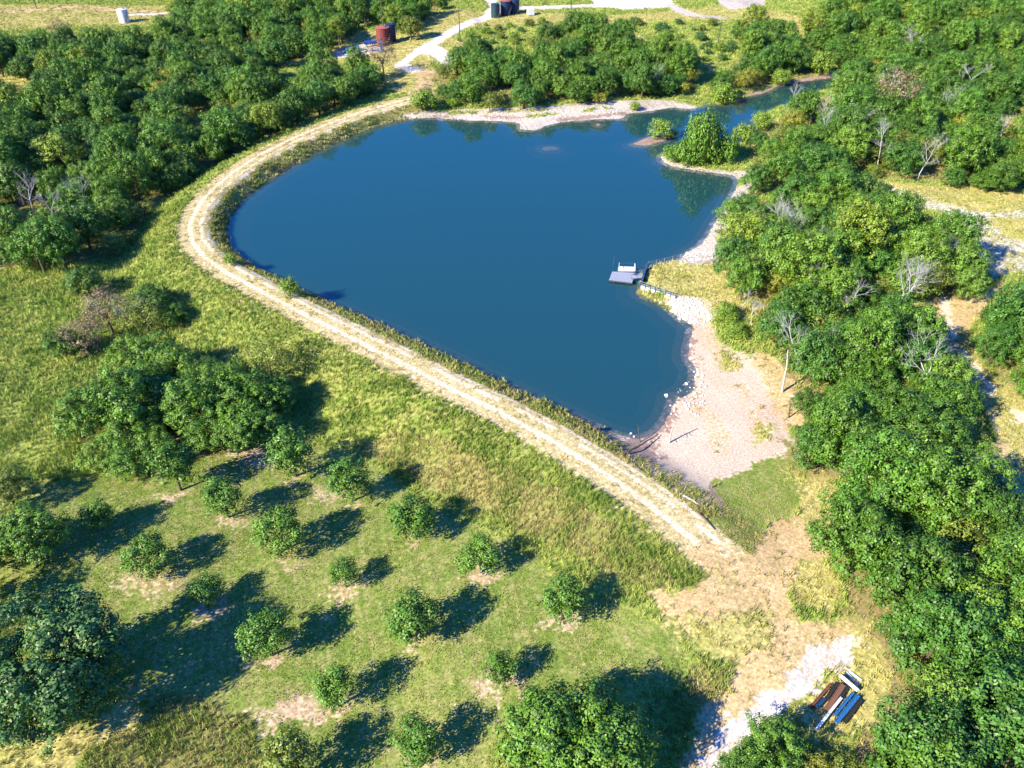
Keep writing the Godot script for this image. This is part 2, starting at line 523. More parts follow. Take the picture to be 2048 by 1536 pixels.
func ground_material() -> StandardMaterial3D:
	# three tones for each cover: main, second, flecks (r, g, b in sRGB bytes after tone())
	var pal := []
	pal.resize(16)
	pal[MEADOW] = tone([0.53, 0.58, 0.27, 0.45, 0.53, 0.22, 0.62, 0.62, 0.35])
	pal[LAWN] = tone([0.43, 0.51, 0.22, 0.50, 0.55, 0.27, 0.58, 0.56, 0.36])
	pal[DIRT] = tone([0.80, 0.69, 0.52, 0.75, 0.64, 0.47, 0.66, 0.60, 0.40])
	pal[MUD] = tone([0.79, 0.72, 0.63, 0.74, 0.66, 0.56, 0.82, 0.76, 0.68])
	pal[GRAVEL] = tone([0.83, 0.81, 0.78, 0.80, 0.77, 0.73, 0.75, 0.68, 0.59])
	pal[WOOD] = tone([0.56, 0.51, 0.35, 0.51, 0.52, 0.29, 0.61, 0.55, 0.40])
	pal[SLOPE] = tone([0.45, 0.53, 0.22, 0.53, 0.56, 0.28, 0.60, 0.58, 0.34])
	pal[BROWN] = tone([0.53, 0.51, 0.28, 0.45, 0.50, 0.22, 0.60, 0.56, 0.36])
	pal[WET] = tone([0.60, 0.51, 0.45, 0.54, 0.45, 0.39, 0.66, 0.57, 0.51])
	pal[STRAW] = tone([0.67, 0.64, 0.38, 0.59, 0.59, 0.31, 0.75, 0.70, 0.48])
	pal[BRUSH] = tone([0.76, 0.74, 0.66, 0.60, 0.59, 0.40, 0.83, 0.82, 0.79])
	pal[CREST] = tone([0.73, 0.67, 0.48, 0.66, 0.61, 0.41, 0.78, 0.72, 0.55])
	pal[BED] = tone([0.46, 0.40, 0.26, 0.42, 0.37, 0.24, 0.5, 0.44, 0.3])
	pal[RUT] = tone([0.84, 0.78, 0.66, 0.80, 0.73, 0.59, 0.86, 0.81, 0.71])
	pal[SHORE] = tone([0.73, 0.69, 0.63, 0.61, 0.57, 0.50, 0.80, 0.77, 0.72])
	pal[LITTER] = tone([0.70, 0.61, 0.49, 0.57, 0.54, 0.34, 0.77, 0.70, 0.60])
	var noises := []
	for q in [[11, 0.014, 3], [23, 0.09, 3], [37, 0.06, 3], [41, 0.06, 3], [53, 0.33, 2]]:
		var fn := FastNoiseLite.new()
		fn.seed = q[0]
		fn.frequency = q[1]
		fn.fractal_octaves = q[2]
		noises.append(fn.get_image(TW, TH).get_data())
	var na: PackedByteArray = noises[0]
	var nb: PackedByteArray = noises[1]
	var wx: PackedByteArray = noises[2]
	var wy: PackedByteArray = noises[3]
	var nf: PackedByteArray = noises[4]
	var speck := PackedByteArray()
	for i in 8191: speck.append(rng.randi() % 256)
	var outp := PackedByteArray()
	outp.resize(TW * TH * 3)
	var k := 0
	for j in TH:
		for i in TW:
			var q := j * TW + i
			var own := cls[q]
			var soft := 90 if own == CREST or own == RUT else 20
			var si := clampi(i + ((wx[q] - 127) + (nf[q] - 127)) / soft, 0, TW - 1)
			var sj := clampi(j + ((wy[q] - 127) + (nf[q] - 127)) / soft, 0, TH - 1)
			var p: PackedFloat32Array = pal[cls[sj * TW + si]]
			var t := clampf((na[q] + nb[q] * 0.8 - 190.0) / 80.0, 0.0, 1.0)
			var f := clampf((nb[q] * 0.45 + nf[q] * 0.45 + speck[q % 8191] * 0.4 - 150.0) / 75.0, 0.0, 1.0)
			if own == MUD:
				f *= 0.35
				t *= 0.7
			var u := (1.0 - t) * (1.0 - f)
			t *= 1.0 - f
			var g := 0.80 + nf[q] * 0.0009 + speck[(q * 7) % 8191] * 0.0007
			if own == MUD: g = 0.90 + nb[q] * 0.0003 + speck[(q * 7) % 8191] * 0.00025
			outp[k] = clampi(int((p[0] * u + p[3] * t + p[6] * f) * g), 0, 255)
			outp[k + 1] = clampi(int((p[1] * u + p[4] * t + p[7] * f) * g), 0, 255)
			outp[k + 2] = clampi(int((p[2] * u + p[5] * t + p[8] * f) * g), 0, 255)
			k += 3
	var im := Image.create_from_data(TW, TH, false, Image.FORMAT_RGB8, outp)
	var m := paint("soil_and_turf", Color.WHITE, 1.0, 0.2)
	m.albedo_texture = ImageTexture.create_from_image(im)
	# grain: stems, clods and small stones
	var fine := FastNoiseLite.new()
	fine.seed = 91
	fine.frequency = 0.05
	fine.fractal_octaves = 4
	var src := fine.get_seamless_image(512, 512)
	var gi := Image.create(512, 512, false, Image.FORMAT_RGB8)
	for y in 512:
		for x in 512:
			var v := clampf(0.93 + (src.get_pixel(x, y).r - 0.5) * 0.36, 0.6, 1.0)
			gi.set_pixel(x, y, Color(v, v, v))
	m.heightmap_enabled = false
	m.detail_enabled = true
	m.detail_blend_mode = BaseMaterial3D.BLEND_MODE_MUL
	m.detail_albedo = ImageTexture.create_from_image(gi)
	m.detail_uv_layer = BaseMaterial3D.DETAIL_UV_2
	m.uv2_triplanar = true
	m.uv2_world_triplanar = true
	m.uv2_scale = Vector3.ONE * 0.12
	return m

# ------------------------------------------------------------------ foliage
func leafy(sd: int, lobes: Array, per_lobe: int, leaves: int, leaf: float, spread: float, up := 0.35) -> ArrayMesh:
	# lobes: [centre, radii]; clumps sit on the outer skin of the lobes, each clump a small dome of leaves
	var r := RandomNumberGenerator.new()
	r.seed = sd
	var mb := MB.new()
	for lb in lobes:
		var ce: Vector3 = lb[0]
		var ra: Vector3 = lb[1]
		var count := int(per_lobe * (ra.x * ra.x + 0.25) / 1.6)
		for i in count:
			var d := Vector3(r.randfn(), r.randfn() + up, r.randfn()).normalized()
			var q := ce + d * ra * r.randf_range(0.62, 1.16)
			var shade := r.randf_range(0.5, 1.5)
			var warm := r.randf_range(-0.12, 0.16)
			for l in leaves:
				var e := Vector3(r.randfn(), r.randfn(), r.randfn())
				var o := q + e * spread * 0.5
				var nn := (d * 0.8 + e.normalized() * 0.75 + Vector3(0, 0.35, 0)).normalized()
				var a := nn.cross(Vector3(r.randfn(), r.randfn(), r.randfn())).normalized()
				var b := nn.cross(a)
				var s := leaf * r.randf_range(0.65, 1.25)
				var bend := nn * s * 0.18
				var br := shade * r.randf_range(0.85, 1.15)
				var col := Color(br * (1.0 + warm), br, br * (1.0 - warm * 0.6))
				mb.quad(o - a * s * 0.62, o - b * s * 0.36 + bend, o + a * s * 0.62, o + b * s * 0.36 + bend, col)
	return mb.mesh()

func dome(sd: int, rx: float, y0: float, y1: float, count: int, lr: float, squash := 0.8) -> Array:
	# lobes spread through a rounded crown between heights y0 and y1
	var r := RandomNumberGenerator.new()
	r.seed = sd
	var out := []
	var hy := (y1 - y0) * 0.5
	var asym := Vector3(r.randf_range(0.85, 1.12), 1, r.randf_range(0.85, 1.12))
	for i in count:
		var an := i * 2.39996 + r.randf_range(-0.35, 0.35)
		var t := (i + 0.5) / count
		var yy := 1.0 - 1.75 * t
		var rr := sqrt(maxf(0.0, 1.0 - yy * yy * 0.92))
		var s := lr * (0.55 + 0.95 * pow(r.randf(), 1.3))
		var w := r.randf_range(0.66, 1.08)
		var p := Vector3(cos(an) * rr * (rx - s * 0.75) * w, y0 + hy + yy * (hy - s * 0.5) * r.randf_range(0.8, 1.05), sin(an) * rr * (rx - s * 0.75) * w) * asym
		out.append([p, Vector3(s * r.randf_range(0.8, 1.25), s * squash * r.randf_range(0.75, 1.25), s * r.randf_range(0.8, 1.25))])
	return out

func bark(sd: int, lobes: Array, r0: float, fork: float) -> ArrayMesh:
	var r := RandomNumberGenerator.new()
	r.seed = sd
	var mb := MB.new()
	var top := Vector3(r.randf_range(-0.2, 0.2), fork, r.randf_range(-0.2, 0.2))
	mb.tube(Vector3(0, -0.5, 0), Vector3(0, 0.25, 0), r0 * 1.5, r0 * 1.05, 7)
	mb.tube(Vector3(0, 0.25, 0), top, r0 * 1.05, r0 * 0.8, 7)
	var k := 0
	for lb in lobes:
		k += 1
		if k % 3 != 0: continue
		var ce: Vector3 = lb[0]
		var mid := top.lerp(ce, 0.5) + Vector3(r.randf_range(-0.3, 0.3), r.randf_range(-0.1, 0.4), r.randf_range(-0.3, 0.3))
		mb.tube(top, mid, r0 * 0.55, r0 * 0.34, 5)
		mb.tube(mid, ce, r0 * 0.34, r0 * 0.1, 5)
	return mb.mesh()

func leaf_mat(called: String, r: float, g: float, b: float) -> StandardMaterial3D:
	if mats.has(called): return mats[called]
	var m := paint(called, lin(r, g, b), 0.5, 0.45)
	m.vertex_color_use_as_albedo = true
	m.cull_mode = BaseMaterial3D.CULL_DISABLED
	m.backlight_enabled = true
	m.backlight = Color(0.42, 0.46, 0.2)
	return m

func branching(mb: MB, r: RandomNumberGenerator, a: Vector3, dir: Vector3, ln: float, rad: float, depth: int) -> void:
	var p := a
	var d := dir
	var seg := 3
	for i in seg:
		d = (d + Vector3(r.randfn(), r.randfn() * 0.6 + 0.25, r.randfn()) * 0.15).normalized()
		var q := p + d * ln / seg
		var ra := rad * (1.0 - 0.45 * i / seg)
		var rb := rad * (1.0 - 0.45 * (i + 1) / seg)
		mb.tube(p, q, ra, rb, 5, Color.WHITE, i == seg - 1)
		p = q
		if depth > 0 and i > 0:
			var sd := (d + Vector3(r.randfn(), r.randf_range(-0.1, 0.5), r.randfn()) * 0.85).normalized()
			branching(mb, r, p, sd, ln * r.randf_range(0.45, 0.7), rb * 0.7, depth - 1)
	if depth > 0:
		for i in 2:
			var sd := (d + Vector3(r.randfn(), r.randf_range(0.0, 0.5), r.randfn()) * 0.6).normalized()
			branching(mb, r, p, sd, ln * r.randf_range(0.5, 0.75), rad * 0.5, depth - 1)

func snag_mesh(sd: int, ln: float, rad: float, depth: int, lean := Vector3.ZERO) -> ArrayMesh:
	var r := RandomNumberGenerator.new()
	r.seed = sd
	var mb := MB.new()
	mb.tube(Vector3(0, -0.4, 0), Vector3(0, 0.1, 0) + lean * 0.1, rad * 1.3, rad, 6)
	branching(mb, r, Vector3(0, 0.1, 0) + lean * 0.1, (Vector3.UP + lean).normalized(), ln, rad, depth)
	return mb.mesh()

var protos := {}

func make_proto(key: String, sd: int, rx: float, y0: float, y1: float, count: int, lr: float, clumps: int, leaves: int, leaf: float, spread: float, r0: float, squash := 0.8) -> void:
	var lobes := dome(sd, rx, y0, y1, count, lr, squash)
	protos[key] = [leafy(sd + 7, lobes, clumps, leaves, leaf, spread), bark(sd + 3, lobes, r0, y0 + (y1 - y0) * 0.3)]

func plant_tree(called: String, proto: String, mat: Material, at: Vector3, sc: Vector3, turn: float, label: String, category: String, group: String, bark_mat: Material = null) -> Node3D:
	var o := thing(called, label, category, at, turn, group)
	o.scale = sc
	put("crown", protos[proto][0], mat, o)
	put("trunk", protos[proto][1], bark_mat if bark_mat else mats["bark"], o)
	return o

var woods := []

func wood(key: String, label: String, spacing: float, size: float, mix: Array, outline: Array, holes := []) -> void:
	var hs := []
	for q in holes: hs.append(poly(q, 3.0))
	woods.append({"key": key, "label": label, "spacing": spacing, "size": size, "mix": mix, "area": poly(outline, 3.5), "ground": poly(outline, 2.0), "holes": hs})

func define_woods() -> void:
	# mix: shares of oak, elm, mesquite
	wood("dam", "in the wood behind the curved earth dam", 5.0, 0.88, [0.45, 0.4, 0.15],
		[-90, 82, 60, 78, 120, 72, 180, 80, 235, 84, 275, 82, 330, 72, 355, 34, 340, -30, 700, -30, 742, 25, 700, 45, 690, 70, 600, 96, 555, 118, 545, 145, 600, 158, 640, 146, 690, 142, 745, 150, 780, 165, 770, 180, 700, 202, 610, 230, 540, 252, 440, 285, 375, 305, 340, 345, 275, 395, 255, 440, 215, 480, 110, 492, -90, 510],
		[[-90, 132, 60, 134, 125, 150, 95, 178, -90, 178], [-10, 372, 60, 362, 125, 395, 150, 450, 70, 478, -10, 450]])
	wood("road", "beside the white oilfield road", 5.5, 0.85, [0.3, 0.4, 0.3],
		[745, 0, 900, -20, 885, 20, 832, 55, 790, 62, 752, 30])
	wood("shore", "in the thicket behind the pale far shore", 4.7, 0.78, [0.4, 0.4, 0.2],
		[876, 170, 868, 150, 900, 126, 960, 112, 1010, 118, 1080, 128, 1064, 86, 1112, 68, 1222, 68, 1262, 80, 1312, 116, 1378, 116, 1398, 145, 1378, 172, 1260, 184, 1180, 186, 1080, 196, 980, 197, 892, 188])
	wood("inlet", "in the thicket across the inlet", 4.7, 0.78, [0.5, 0.35, 0.15],
		[1472, 55, 1510, 66, 1600, 82, 1636, 112, 1640, 136, 1600, 148, 1540, 158, 1482, 178, 1425, 186, 1440, 145, 1482, 112])
	wood("east", "in the big wood along the pond's inlet", 5.2, 0.9, [0.35, 0.45, 0.2],
		[1605, 66, 1680, 24, 1690, -30, 2140, -30, 2140, 372, 1960, 368, 1880, 362, 1760, 350, 1700, 365, 1490, 375, 1520, 335, 1505, 292, 1515, 245, 1570, 222, 1640, 190, 1710, 158, 1690, 125, 1640, 102],
		[[1950, 232, 2140, 222, 2140, 262, 1965, 262]])
	wood("mud", "in the wood beside the pond and its mud flat", 4.5, 0.9, [0.4, 0.45, 0.15],
		[1475, 390, 1740, 392, 1760, 430, 1800, 452, 1875, 472, 1925, 512, 1955, 552, 1945, 590, 1890, 605, 1790, 595, 1800, 655, 1848, 712, 1888, 772, 1930, 820, 1955, 880, 1930, 945, 1860, 920, 1740, 900, 1722, 945, 1640, 958, 1572, 915, 1572, 862, 1625, 850, 1608, 780, 1570, 705, 1535, 655, 1505, 610, 1480, 560, 1445, 508])
	wood("track", "in the wood beside the gravel track", 4.5, 0.95, [0.35, 0.5, 0.15],
		[1735, 905, 1950, 950, 2000, 1020, 2140, 1045, 2140, 1640, 1700, 1640, 1715, 1500, 1755, 1440, 1750, 1330, 1705, 1230, 1682, 1130, 1705, 1000],
		[[1600, 1310, 1745, 1330, 1775, 1400, 1770, 1560, 1640, 1560]])
	wood("clearing", "beyond the dry brush clearing", 4.8, 0.88, [0.4, 0.45, 0.15],
		[1962, 705, 1985, 650, 2020, 612, 2060, 575, 2140, 555, 2140, 830, 2060, 790, 2010, 762])
	wood("clump", "in the leafy clump below the dam", 4.2, 0.88, [0.1, 0.9, 0.0],
		[135, 850, 190, 745, 225, 700, 330, 690, 400, 672, 470, 700, 530, 730, 545, 790, 490, 830, 430, 870, 330, 880, 250, 890, 165, 880])

func grow_woods() -> void:
	var names := ["oak_tree", "elm_tree", "mesquite_tree", "hackberry_tree", "pecan_tree"]
	var looks := [["dark green oak", "deep green oak"], ["fresh green elm", "bright green elm"], ["olive feathery mesquite", "yellowish mesquite"], ["cool green hackberry", "pale green hackberry"], ["open green pecan", "lime green pecan"]]
	var cats := ["oak", "elm", "mesquite", "hackberry", "pecan"]
	var tints := [["oak_dark", "oak_mid"], ["elm_fresh", "elm_bright"], ["mesquite_olive", "mesquite_yellow"], ["hackberry_deep", "hackberry_light"], ["pecan_green", "pecan_lime"]]
	var shapes := [["oak0", "oak1", "oak2"], ["elm0", "elm1", "elm2"], ["mes0", "mes1"], ["hack0", "hack1"], ["pec0", "pec1"]]
	var spots := []
	for w in woods:
		var area: PackedVector2Array = w.area
		var lo := area[0]
		var hi := area[0]
		for p in area:
			lo = lo.min(p)
			hi = hi.max(p)
		var sp_: float = w.spacing
		var row := 0
		var y := lo.y
		while y < hi.y:
			var x := lo.x + (sp_ * 0.5 if row % 2 else 0.0)
			while x < hi.x:
				var p := Vector2(x + rng.randf_range(-0.34, 0.34) * sp_, y + rng.randf_range(-0.34, 0.34) * sp_)
				x += sp_
				var ru := rng.randf()
				var tone_ := rng.randi() % 2
				var shp := rng.randi()
				var size: float = w.size * (0.62 + 0.68 * pow(rng.randf(), 0.8))
				var turn := rng.randf() * TAU
				var tall := rng.randf_range(0.75, 1.22)
				var gap := rng.randf()
				if p.y > 375.0 or not Geometry2D.is_point_in_polygon(p, area): continue
				var bad := false
				for hq in w.holes:
					if Geometry2D.is_point_in_polygon(p, hq): bad = true
				if gap < 0.06: continue
				if bad or sample(sgrid, p.x, -p.y) < 1.2: continue
				var rim := edge_dist(p, area, true)
				if rim < 1.6 * w.size: size *= 0.8
				var patch := relief.get_noise_2d(p.x * 1.3 + 300.0, p.y * 1.3)
				var kind := 0
				if ru + patch * 0.5 > w.mix[0]: kind = 1
				if ru + patch * 0.5 > w.mix[0] + w.mix[1]: kind = 2
				if kind == 0 and shp % 7 < 3: kind = 3
				elif kind == 1 and shp % 7 < 4: kind = 4 if shp % 2 else 3
				if w.key == "clump":
					kind = 1 if shp % 3 else 0
					tall *= 0.78
				tone_ = 1 if shp % 10 < 3 else 0
				spots.append({"p": p, "kind": kind, "tone": tone_, "shape": shp, "size": size, "turn": turn, "tall": tall, "wood": w, "rim": rim, "far": p.y})
			y += sp_ * 0.87
			row += 1
	spots.sort_custom(func(a, b): return a.far < b.far)
	var made := [0, 0, 0, 0, 0]
	var rest := []
	for s in spots:
		var p: Vector2 = s.p
		var at := Vector3(p.x, height(p.x, -p.y) - 0.1, -p.y)
		var k: int = s.kind
		if made[k] >= 298:
			for e in 5:
				if made[e] < made[k]: k = e
		var list: Array = shapes[k]
		var shp: String = list[s.shape % list.size()]
		var sc := Vector3(s.size, s.size * s.tall, s.size)
		if made[k] >= 298:
			rest.append(Transform3D(Basis(Vector3.UP, s.turn).scaled(sc), at))
			continue
		made[k] += 1
		plant_tree(names[k], shp, mats[tints[k][s.tone]], at, sc, s.turn, naming(looks[k][s.tone], s), cats[k], "trees " + s.wood.label)
	print("trees ", made, " rest ", rest.size())
	if rest.size() > 0:
		var mm := MultiMesh.new()
		mm.transform_format = MultiMesh.TRANSFORM_3D
		mm.mesh = protos["elm1"][0]
		mm.instance_count = rest.size()
		for i in rest.size(): mm.set_instance_transform(i, rest[i])
		var o := MultiMeshInstance3D.new()
		o.name = "forest"
		o.multimesh = mm
		o.material_override = mats["elm_fresh"]
		add_child(o)
		tag(o, "mass of green treetops in the far woods", "forest", "", "stuff")

func naming(look: String, s: Dictionary) -> String:
	var where: String = s.wood.label
	var tall: float = s.size * s.tall / s.wood.size
	if where.begins_with("in the ") and s.rim < 3.4: where = where.replace("in the ", "at the edge of the ")
	var label := ("small " if tall < 0.78 else ("tall " if tall > 1.12 else "")) + look + " " + where
	return label if label.split(" ").size() <= 16 else look + " " + where

# ------------------------------------------------------------------ grass
func tuft_mesh(sd: int, blades: int, h: float, spread: float, wide: float) -> ArrayMesh:
	var r := RandomNumberGenerator.new()
	r.seed = sd
	var mb := MB.new()
	for i in blades:
		var an := r.randf() * TAU
		var o := Vector3(r.randfn() * spread * 0.4, -0.04, r.randfn() * spread * 0.4)
		var side := Vector3(cos(an), 0, sin(an)) * wide * r.randf_range(0.7, 1.3)
		var lean := Vector3(r.randfn(), 0, r.randfn()) * h * 0.35
		var m := o + Vector3(0, h * r.randf_range(0.5, 0.7), 0) + lean * 0.4
		var t := o + Vector3(0, h * r.randf_range(0.75, 1.1), 0) + lean * 1.2
		var br := r.randf_range(0.8, 1.2)
		var col := Color(br, br, br)
		mb.quad(o - side, m - side * 0.8, m + side * 0.8, o + side, col)
		mb.tri(m - side * 0.8, t, m + side * 0.8, col)
	return mb.mesh()

func scatter(called: String, label: String, cat: String, mesh: Mesh, mat: Material, rows: Array) -> void:
	var mm := MultiMesh.new()
	mm.transform_format = MultiMesh.TRANSFORM_3D
	mm.use_colors = true
	mm.mesh = mesh
	mm.instance_count = rows.size() / 16
	mm.buffer = PackedFloat32Array(rows)
	var o := MultiMeshInstance3D.new()
	o.name = called
	o.multimesh = mm
	o.material_override = mat
	add_child(o)
	tag(o, label, cat, "", "stuff")

func add_copy(rows: Array, at: Vector3, turn: float, s: float, sy: float, col: Color) -> void:
	var c := cos(turn) * s
	var n := sin(turn) * s
	rows.append_array([c, 0.0, n, at.x, 0.0, sy, 0.0, at.y, -n, 0.0, c, at.z, col.r, col.g, col.b, 1.0])

func grow_grass() -> void:
	# per cover: tufts per square metre when near, height scale, two linear colours
	var tall := {
		MEADOW: [5.0, 1.0, Color(0.38, 0.43, 0.10), Color(0.20, 0.31, 0.058)],
		SLOPE: [5.0, 0.85, Color(0.33, 0.38, 0.075), Color(0.16, 0.26, 0.042)],
		BROWN: [6.0, 0.85, Color(0.42, 0.37, 0.14), Color(0.23, 0.31, 0.06)],
		STRAW: [2.2, 0.55, Color(0.52, 0.46, 0.17), Color(0.34, 0.36, 0.085)],
		BRUSH: [1.1, 0.7, Color(0.55, 0.52, 0.37), Color(0.36, 0.35, 0.12)],
		DIRT: [0.5, 0.5, Color(0.50, 0.40, 0.17), Color(0.27, 0.28, 0.075)],
		CREST: [0.6, 0.3, Color(0.50, 0.42, 0.17), Color(0.38, 0.36, 0.11)],
		WOOD: [2.0, 0.9, Color(0.24, 0.31, 0.06), Color(0.38, 0.36, 0.12)],
	}
	var low := {LAWN: [5.5, 1.0, Color(0.22, 0.31, 0.06), Color(0.34, 0.37, 0.10)], LITTER: [1.2, 1.0, Color(0.36, 0.30, 0.12), Color(0.48, 0.38, 0.21)]}
	var rows_t := []
	var rows_l := []
	var patch := FastNoiseLite.new()
	patch.seed = 77
	patch.frequency = 0.16
	patch.fractal_octaves = 3
	var d := 24.0
	while d < 335.0:
		var step := 0.36 if d < 75.0 else (0.55 if d < 130.0 else 1.1)
		var half := (d * cp + CAM_H * sp) * 1024.0 / FOC + 6.0
		var x := -half
		while x < half:
			var px := x + rng.randf() * step
			var pz := -(d + rng.randf() * step)
			x += step
			var roll := rng.randf()
			var turn := rng.randf() * TAU
			var s := rng.randf_range(0.75, 1.35)
			if absf(px) > 208.0: continue
			var c := class_at(px, pz)
			var spec: Array
			var is_low := low.has(c)
			if is_low: spec = low[c]
			elif tall.has(c): spec = tall[c]
			else: continue
			var n := patch.get_noise_2d(px, pz)
			if roll > spec[0] * step * step * (1.0 + n * 0.9): continue
			var y := height(px, pz)
			if y < 0.02 and sample(sgrid, px, pz) < 0.3: continue
			var t := clampf(0.42 + n * 1.3 + rng.randf_range(-0.6, 0.6), 0.0, 1.0)
			var ca: Color = spec[2]
			var col := ca.lerp(spec[3], t) * rng.randf_range(0.7, 1.25)
			var big := s * (step / 0.5) ** 0.7
			add_copy(rows_l if is_low else rows_t, Vector3(px, y, pz), turn, big, s * float(spec[1]) * (1.0 + n * 0.4), col)
		d += step
	var m := paint("grass_blades", Color.WHITE, 0.8, 0.25)
	m.vertex_color_use_as_albedo = true
	m.cull_mode = BaseMaterial3D.CULL_DISABLED
	m.backlight_enabled = true
	m.backlight = Color(0.5, 0.5, 0.3)
	print("tufts ", rows_t.size() / 16, " low ", rows_l.size() / 16)
	scatter("meadow_grass", "tall yellow green grass on the meadow and dam slopes", "grass", tuft_mesh(3, 13, 0.55, 0.34, 0.034), m, rows_t)
	scatter("lawn_grass", "short green grass between the orchard trees", "grass", tuft_mesh(4, 9, 0.16, 0.4, 0.028), m, rows_l)

func build_setting() -> void:
	sp = sin(deg_to_rad(PITCH))
	cp = cos(deg_to_rad(PITCH))
	pond = poly([1240, 872, 1180, 845, 1100, 808, 1000, 762, 900, 713, 800, 667, 700, 624, 640, 598, 600, 585, 560, 562, 510, 538, 478, 518, 458, 495, 449, 465, 455, 435, 478, 402, 520, 370, 570, 340, 640, 300, 700, 272, 760, 249, 800, 238,
		860, 236, 930, 241, 1000, 243, 1042, 246, 1035, 259, 1070, 262, 1096, 250, 1130, 244, 1190, 239, 1232, 238, 1254, 240, 1250, 228, 1300, 223, 1345, 215, 1385, 220, 1420, 206, 1448, 212, 1480, 196, 1528, 187, 1560, 170, 1640, 158, 1710, 150,
		1700, 165, 1640, 182, 1590, 205, 1545, 216, 1512, 236, 1512, 258, 1480, 282, 1440, 302, 1390, 300, 1345, 298, 1320, 308, 1317, 320, 1345, 334, 1400, 343, 1470, 352, 1478, 358, 1468, 380, 1450, 412, 1430, 442, 1415, 470, 1400, 490, 1378, 500, 1355, 521,
		1320, 530, 1293, 539, 1282, 576, 1282, 586, 1326, 602, 1345, 626, 1366, 640, 1383, 650, 1378, 680, 1369, 710, 1386, 730, 1390, 750, 1380, 776, 1392, 788, 1342, 791, 1346, 800, 1336, 830, 1320, 855, 1300, 872, 1270, 878])
	islands = [poly([1258, 290, 1290, 276, 1325, 266, 1356, 270, 1340, 279, 1292, 293]), poly([1084, 292, 1108, 291, 1113, 297, 1092, 298]), poly([1187, 249, 1198, 246, 1208, 251, 1196, 254]), poly([1505, 238, 1518, 238, 1516, 244, 1506, 243])]
	dam = poly([1462, 1135, 1400, 1083, 1300, 1003, 1200, 935, 1100, 873, 1000, 820, 900, 772, 800, 720, 700, 670, 600, 620, 520, 577, 460, 545, 412, 512, 388, 482, 384, 450, 398, 415, 428, 380, 468, 346, 520, 312, 580, 281, 650, 252, 720, 226, 790, 206, 832, 196], 2.0)
	beyond_a = PackedVector2Array([dam[0], Vector2(22, 30), Vector2(30, -40)])
	beyond_b = PackedVector2Array([dam[dam.size() - 1], Vector2(-10, 260), Vector2(-40, 420)])
	downs = dam.duplicate()
	for q in [Vector2(-10, 260), Vector2(-40, 420), Vector2(-400, 420), Vector2(-400, -40), Vector2(30, -40), Vector2(22, 30)]: downs.append(q)
	pad = poly([1294, 538, 1340, 528, 1430, 522, 1475, 560, 1450, 596, 1380, 600, 1330, 594, 1283, 577], 1.0)
	build_heights()

# ------------------------------------------------------------------ water
func build_water() -> void:
	var edge: PackedVector2Array = Geometry2D.offset_polygon(pond, 1.6)[0]
	var w := paint("pond_water", lin(0.010, 0.084, 0.100), 0.04, 0.8)
	w.transparency = BaseMaterial3D.TRANSPARENCY_ALPHA
	w.albedo_color.a = 0.42
	var silt := paint("silty_water", lin(0.026, 0.068, 0.042), 1.0, 0.0)
	silt.specular_mode = BaseMaterial3D.SPECULAR_DISABLED
	silt.transparency = BaseMaterial3D.TRANSPARENCY_ALPHA
	silt.albedo_color.a = 0.5
	var deep := paint("deep_water", lin(0.010, 0.084, 0.100), 1.0, 0.0)
	deep.specular_mode = BaseMaterial3D.SPECULAR_DISABLED
	var mb := MB.new()
	for y in [0.0]:
		var ixs := Geometry2D.triangulate_polygon(edge)
		for i in range(0, ixs.size(), 3):
			var pa := edge[ixs[i]]
			var pb := edge[ixs[i + 1]]
			var pc := edge[ixs[i + 2]]
			if (pb - pa).cross(pc - pa) > 0.0:
				var sw := pb
				pb = pc
				pc = sw
			mb.tri(Vector3(pa.x, y, -pa.y), Vector3(pb.x, y, -pb.y), Vector3(pc.x, y, -pc.y))
	var pm := mb.mesh()
	var o := thing("water", "still blue green water of the stock pond", "water", Vector3.ZERO)
	o.set_meta("kind", "structure")
	put("surface", pm, w, o)
	var a := put("silt_layer", pm, silt, o)
	a.position.y = -0.18
	var b := put("silt_layer", pm, silt, o)
	b.position.y = -0.42
	var c := put("deep_layer", pm, deep, o)
	c.position.y = -0.8

